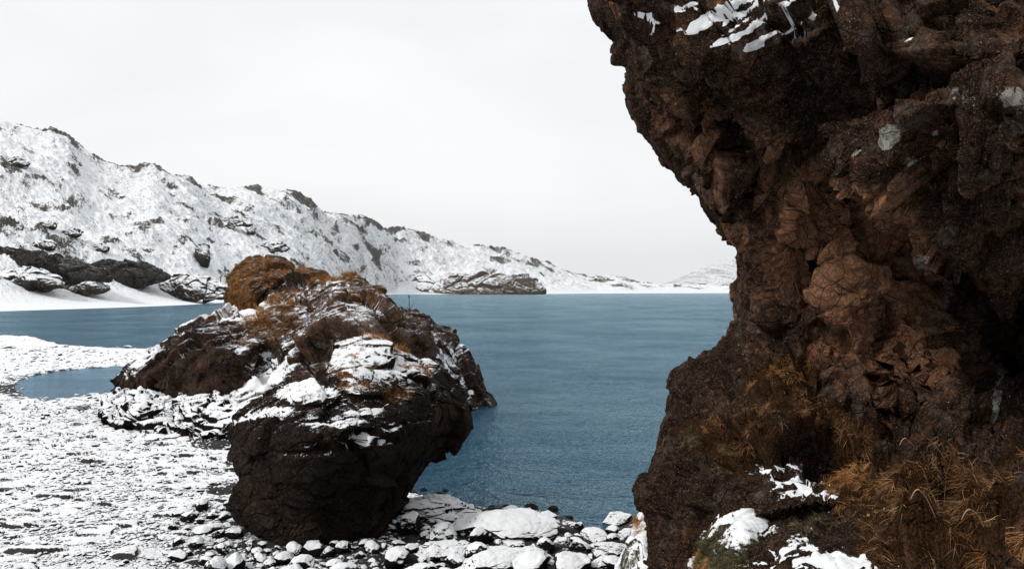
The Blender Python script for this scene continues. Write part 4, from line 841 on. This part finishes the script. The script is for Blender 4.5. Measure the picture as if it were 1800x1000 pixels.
for k, (cu, cv, ru, rv, rot, n, L, mat, lab) in enumerate([
    (1375, 655, 62, 26, -18, 1500, 0.16, 'rust', 'rust-orange grass tuft high on the cliff ledge, nearest the overhang'),
    (1345, 705, 45, 30, -10, 900, 0.15, 'grass', 'brown grass just below the rust-orange tuft on the cliff'),
    (1430, 715, 62, 26, 28, 1300, 0.18, 'grass', 'wiry brown grass mat under the pillar-like rocks'),
    (1315, 775, 80, 34, -38, 2600, 0.15, 'grass', 'long straw-coloured tussock slanting across the middle of the cliff foot'),
    (1280, 810, 36, 26, -45, 1000, 0.12, 'olive', 'pale olive lower end of the slanting tussock'),
    (1255, 745, 30, 16, -35, 600, 0.14, 'rust', 'thin rust tuft left of the long slanting tussock'),
    (1215, 768, 24, 24, 0, 600, 0.12, 'olive', 'grey-olive tuft near the left edge of the cliff'),
    (1498, 768, 44, 34, 10, 1500, 0.20, 'grass', 'bushy brown tussock below the pillar-like rocks'),
    (1520, 835, 50, 34, 0, 1500, 0.18, 'rust', 'dense rust-brown plants above the snow patch'),
    (1590, 835, 60, 26, -15, 1500, 0.22, 'grass', 'arching dry grass left of the dark hole'),
    (1700, 835, 80, 32, 15, 2600, 0.28, 'grass', 'large combed mat of long dry grass right of the dark hole'),
    (1560, 900, 80, 36, 0, 2200, 0.17, 'grass', 'dark tangled plants below the dark hole'),
    (1700, 915, 90, 30, 0, 2000, 0.22, 'grass', 'long dry grass near the right edge, below the combed mat'),
    (1620, 970, 110, 34, 0, 2600, 0.20, 'grass', 'wide tangled grass along the bottom edge'),
    (1755, 970, 60, 34, 0, 1800, 0.22, 'rust', 'rust-orange grass in the bottom right corner'),
    (1640, 885, 70, 26, 0, 1600, 0.20, 'grass', 'dry grass hanging over the lower lip of the dark hole'),
    (1480, 850, 34, 40, 0, 1200, 0.15, 'rust', 'rust tuft at the upper right edge of the snow patches'),
    (1640, 790, 60, 20, 0, 1000, 0.18, 'grass', 'brown grass fringe where the cliff face meets the grassy foot'),
    (1785, 790, 26, 24, 0, 600, 0.14, 'rust', 'small rust plant at the right edge above the grass mat'),
    (1430, 920, 50, 20, -20, 700, 0.12, 'olive', 'short olive plants between the snow patches'),
    ]):
    lean = (-0.25, -0.15, -0.25) if cu > 1440 else (-0.30, -0.15, 0.02)
    grass('cliff', cu, cv, ru, rv, int(n*1.5), L*0.62, 0.0017 if L < 0.18 else 0.0020, mat, lab, 1000+k, rot=rot, lean=lean, spread=0.8, droop=0.45)
HM = 'rounded mossy hummock half covered in snow at the foot of the cliff'; HN = 'tall narrow snow-covered mossy hummock against the left foot of the cliff'
grass(HM, 1250, 985, 40, 40, 0, 1200, 0.09, 0.002, 'olive', 'olive grass on the lower left of the snowy hummock', 1050) if False else None
grass(HM, 1285, 965, 60, 40, 2200, 0.07, 0.0018, 'olive', 'short olive grass on the shaded side of the snowy hummock', 1051)
grass(HM, 1232, 985, 22, 34, 900, 0.09, 0.0018, 'rust', 'rust grass at the left foot of the snowy hummock', 1052)
grass(HN, 1118, 925, 20, 18, 900, 0.12, 0.0025, 'rust', 'rust tuft on the tall narrow hummock', 1053)
grass(HN, 1105, 985, 24, 22, 900, 0.10, 0.0025, 'olive', 'olive tuft low on the tall narrow hummock', 1054)
FBL = 'big dark mushroom-shaped boulder with a snowy grass top, standing on the near beach'; RBL = 'large brown rock outcrop rising from the lake behind the dark boulder'; KNL = 'rounded knob overgrown with rust-brown grass, behind the top of the lake rock'
grass(FBL, 690, 610, 62, 7, 1500, 0.16, 0.004, 'rust', 'rust grass fringe along the back rim of the dark boulder', 1060, lean=(0, 0, 0.4), droop=0.1)
grass(FBL, 745, 648, 20, 9, 700, 0.12, 0.004, 'rust', 'rust tuft at the right end of the boulder top', 1061, lean=(0, 0, 0.2), droop=0.2)
grass(FBL, 712, 645, 14, 10, 400, 0.11, 0.004, 'rust', 'small orange tuft in the snow of the boulder top', 1062, lean=(0, 0, 0.2), droop=0.2)
grass(FBL, 628, 652, 40, 11, 1300, 0.09, 0.004, 'olive', 'olive moss cushion at the front rim of the boulder top', 1063, lean=(0, 0, 0.2), droop=0.1)
grass(FBL, 650, 630, 70, 14, 500, 0.10, 0.003, 'rust', 'sparse stubble poking through the snow of the boulder top', 1064, lean=(0, 0, 0.4), droop=0.1)
grass(FBL, 625, 677, 34, 8, 500, 0.09, 0.004, 'rust', 'rust moss under the front rim of the boulder top', 1065)
grass(FBL, 540, 700, 44, 12, 1100, 0.08, 0.004, 'olive', 'pale olive moss on the left shoulder of the dark boulder', 1066)
grass(RBL, 590, 490, 85, 8, 3200, 0.34, 0.009, 'rust', 'orange grass crest along the top of the lake rock', 1070, lean=(-0.2, 0, 0.3), droop=0.2)
grass(RBL, 480, 545, 70, 22, 3800, 0.34, 0.009, 'rust', 'orange grass spilling down the left slope of the lake rock', 1071, rot=-35, droop=0.3)
grass(RBL, 505, 570, 34, 22, 1500, 0.3, 0.009, 'grass', 'brown grass hanging below the orange slope grass of the lake rock', 1072, rot=-30, droop=0.5)
grass(RBL, 400, 552, 50, 12, 1200, 0.22, 0.009, 'grass', 'sparse straw grass in the snow on the left shoulder of the lake rock', 1073, rot=-15)
grass(RBL, 645, 515, 40, 12, 1300, 0.25, 0.009, 'grass', 'dark mossy grass on the right end of the rock crest', 1074)
grass(RBL, 698, 548, 12, 12, 500, 0.28, 0.009, 'rust', 'small orange tuft in the notch right of the rock crest', 1075)
grass(KNL, 462, 490, 70, 46, 8000, 0.24, 0.011, 'rust', 'rust-brown grass coat of the rounded knob', 1080, lean=(-0.1, 0, 0.0), droop=0.4, name='grass_coat', cat='grass')

tick('tall stalks')
# tall stalks and leaves on the cliff foot
def tube(path, r0, r1, n=5):
    P = np.array(path, float); V = []; Fc = []
    for i, p in enumerate(P):
        t = P[min(i+1, len(P)-1)]-P[max(i-1, 0)]; t /= np.linalg.norm(t); a = np.cross(t, [0.3, 1, 0.2]); a /= np.linalg.norm(a); b_ = np.cross(t, a)
        r = r0+(r1-r0)*i/(len(P)-1)
        for k in range(n):
            an = 2*math.pi*k/n; V.append(p+r*(a*math.cos(an)+b_*math.sin(an)))
    for i in range(len(P)-1):
        for k in range(n): Fc.append((i*n+k, i*n+(k+1) % n, (i+1)*n+(k+1) % n, (i+1)*n+k))
    return np.array(V), np.array(Fc)
def cliff_pt(u, v, off=0.0):
    co, N, uu_, vv_, fr = SURF['cliff']; fr = exposed('cliff'); i = int(np.argmin(np.where(fr, (uu_-u)**2+(vv_-v)**2, 1e9))); return co[i]+N[i]*off
for k, (a, b_, head, lab) in enumerate([((1648, 834), (1592, 770), True, 'tallest pale stalk with a drooping seed head above the combed grass'), ((1665, 812), (1630, 770), False, 'thin bare stalk right of the tallest pale stalk'), ((1645, 910), (1615, 860), True, 'pale stalk crossing the dark hole'), ((1658, 900), (1662, 852), False, 'upright thin stalk at the right of the dark hole'), ((1730, 925), (1705, 895), True, 'short stalk with a seed head near the right edge'), ((1645, 960), (1638, 915), False, 'bare stalk rising from the bottom grass')]):
    D1 = float(np.linalg.norm(cliff_pt(*a)[1])); p0 = cliff_pt(*a); p1 = unproj(np.array(b_[0]), np.array(b_[1]), p0[1]-0.10); pth = [p0+(p1-p0)*t+np.array([0, 0, 0.03*math.sin(math.pi*t)]) for t in np.linspace(0, 1, 9)]
    A, Fc = tube(pth, 0.0035, 0.002); o = link('dry_stalk', mesh_np('dry_stalk', A, Fc), M['straw'], lab, 'dry stalk'); recentre(o)
    if head:
        pth = [p1+np.array([-0.012*i, -0.004*i, 0.004*i-0.0025*i*i]) for i in range(7)]; A, Fc = tube(pth, 0.006, 0.002, 6)
        h_ = link('seed_head', mesh_np('seed_head', A, Fc), M['straw'], parent=o); h_.location = -o.location; h_.location = (-o.location[0], -o.location[1], -o.location[2])
lm = []
for k in range(3):
    r = random.Random(k); n = 9; ang = [i*2*math.pi/n for i in range(n)]
    vs_ = [(0, 0, 0.003)]+[(math.cos(a)*(1 if i % 2 else 0.55)*r.uniform(.8, 1.2), math.sin(a)*(1 if i % 2 else 0.55), r.uniform(-.25, .25)) for i, a in enumerate(ang)]
    me = bpy.data.meshes.new('leaf'); me.from_pydata(vs_, [], [(0, 1+i, 1+(i+1) % n) for i in range(n)]); me.update(); me.materials.append(M['leaf']); lm.append(me)
for (u, v) in [(1522, 868), (1552, 868), (1571, 880), (1550, 888), (1564, 896), (1577, 905), (1617, 898), (1545, 907), (1528, 925), (1460, 867), (1736, 886), (1728, 984), (1486, 858), (1752, 776), (1763, 777), (1505, 845)]:
    p = cliff_pt(u, v, 0.10); o = link('leaf', lm[random.randrange(3)], None, 'small yellowed leaf among the grass at the foot of the cliff', 'leaf', 'yellow leaves on the cliff foot')
    o.location = p; o.scale = (0.018,)*3; o.rotation_euler = (random.uniform(.6, 1.8), random.uniform(-.6, .6), random.uniform(0, 6))

# ------------------------------------------------------------------ sticks and posts
def rb_pt(u, v):
    co, N, uu_, vv_, fr = SURF[RBL]; i = int(np.argmin(np.where(fr, (uu_-u)**2+(vv_-v)**2, 1e9))); return co[i]
p = rb_pt(723, 541); e = bpy.data.objects.new('marker_pole', None); COL.objects.link(e); e.location = p; e['label'] = 'thin upright pole with crossed sticks at its foot on the rock shoulder'; e['category'] = 'pole'
px = p[1]/F
for nm, a, b_, r in (('pole', (0, 0, -0.3), (0, 0, 31*px), 0.022), ('stick', (-4*px, 0, -0.1), (7*px, 0, 13*px), 0.02), ('stick', (5*px, 0, -0.1), (-4*px, 0, 9*px), 0.02), ('tip', (-1.2*px, 0, 28*px), (1.2*px, 0, 28*px), 0.05)):
    A, Fc = tube([np.array(a), (np.array(a)+np.array(b_))/2+np.array([0.01, 0, 0]), np.array(b_)], r, r*0.8, 6); link(nm, mesh_np(nm, A, Fc), M['wood'], parent=e)
p = rb_pt(765, 572); A, Fc = tube([(0, 0, -0.3), (0, 0, 0.1), (0.02, 0, 10*px)], 0.05, 0.04, 6); link('short_post', mesh_np('short_post', A, Fc), M['wood'], 'short wooden post on the right slope of the lake rock', 'post', loc=p)
pth = [rb_pt(u, v)+np.array([0, -0.25, 0.05]) for u, v in [(768, 588), (778, 600), (790, 616), (802, 632)]]
A, Fc = tube(pth, 0.012, 0.012, 5); o = link('cable', mesh_np('cable', A, Fc), M['cable'], 'thin pale line running down the right slope of the lake rock', 'cable'); recentre(o)
D0 = hill_D(388, 496); p = unproj(np.array(388.), np.array(495.), D0-2); px = D0/F
e = bpy.data.objects.new('sign_post', None); COL.objects.link(e); e.location = p; e['label'] = 'tiny dark upright post on the far snow just left of the grassy knob'; e['category'] = 'post'
for nm, a, b_, r in (('post', (0, 0, -1), (0, 0, 9*px), 0.35), ('crosspiece', (-1.8*px, 0, 8*px), (1.8*px, 0, 8.5*px), 0.3)):
    A, Fc = tube([np.array(a), np.array(b_)], r, r, 6); link(nm, mesh_np(nm, A, Fc), M['wood'], parent=e)
bm_v = [(-6000, -30, -6), (6000, -30, -6), (6000, 9500, -6), (-6000, 9500, -6), (-6000, -30, 420), (6000, -30, 420), (6000, 9500, 420), (-6000, 9500, 420)]
me = bpy.data.meshes.new('haze'); me.from_pydata(bm_v, [], [(0, 3, 2, 1), (4, 5, 6, 7), (0, 1, 5, 4), (1, 2, 6, 5), (2, 3, 7, 6), (3, 0, 4, 7)]); me.update()
hm = bpy.data.materials.new('haze'); n_ = nodes(hm); ho = n_.nodes.new('ShaderNodeOutputMaterial'); pv = n_.nodes.new('ShaderNodeVolumePrincipled')
pv.inputs['Color'].default_value = (0.93, 0.95, 0.97, 1); pv.inputs['Density'].default_value = 0.00004; pv.inputs['Anisotropy'].default_value = 0.2; n_.links.new(pv.outputs[0], ho.inputs['Volume'])
link('haze', me, hm, 'thin pale winter haze over the lake', 'haze', kind='stuff')
tick('end')
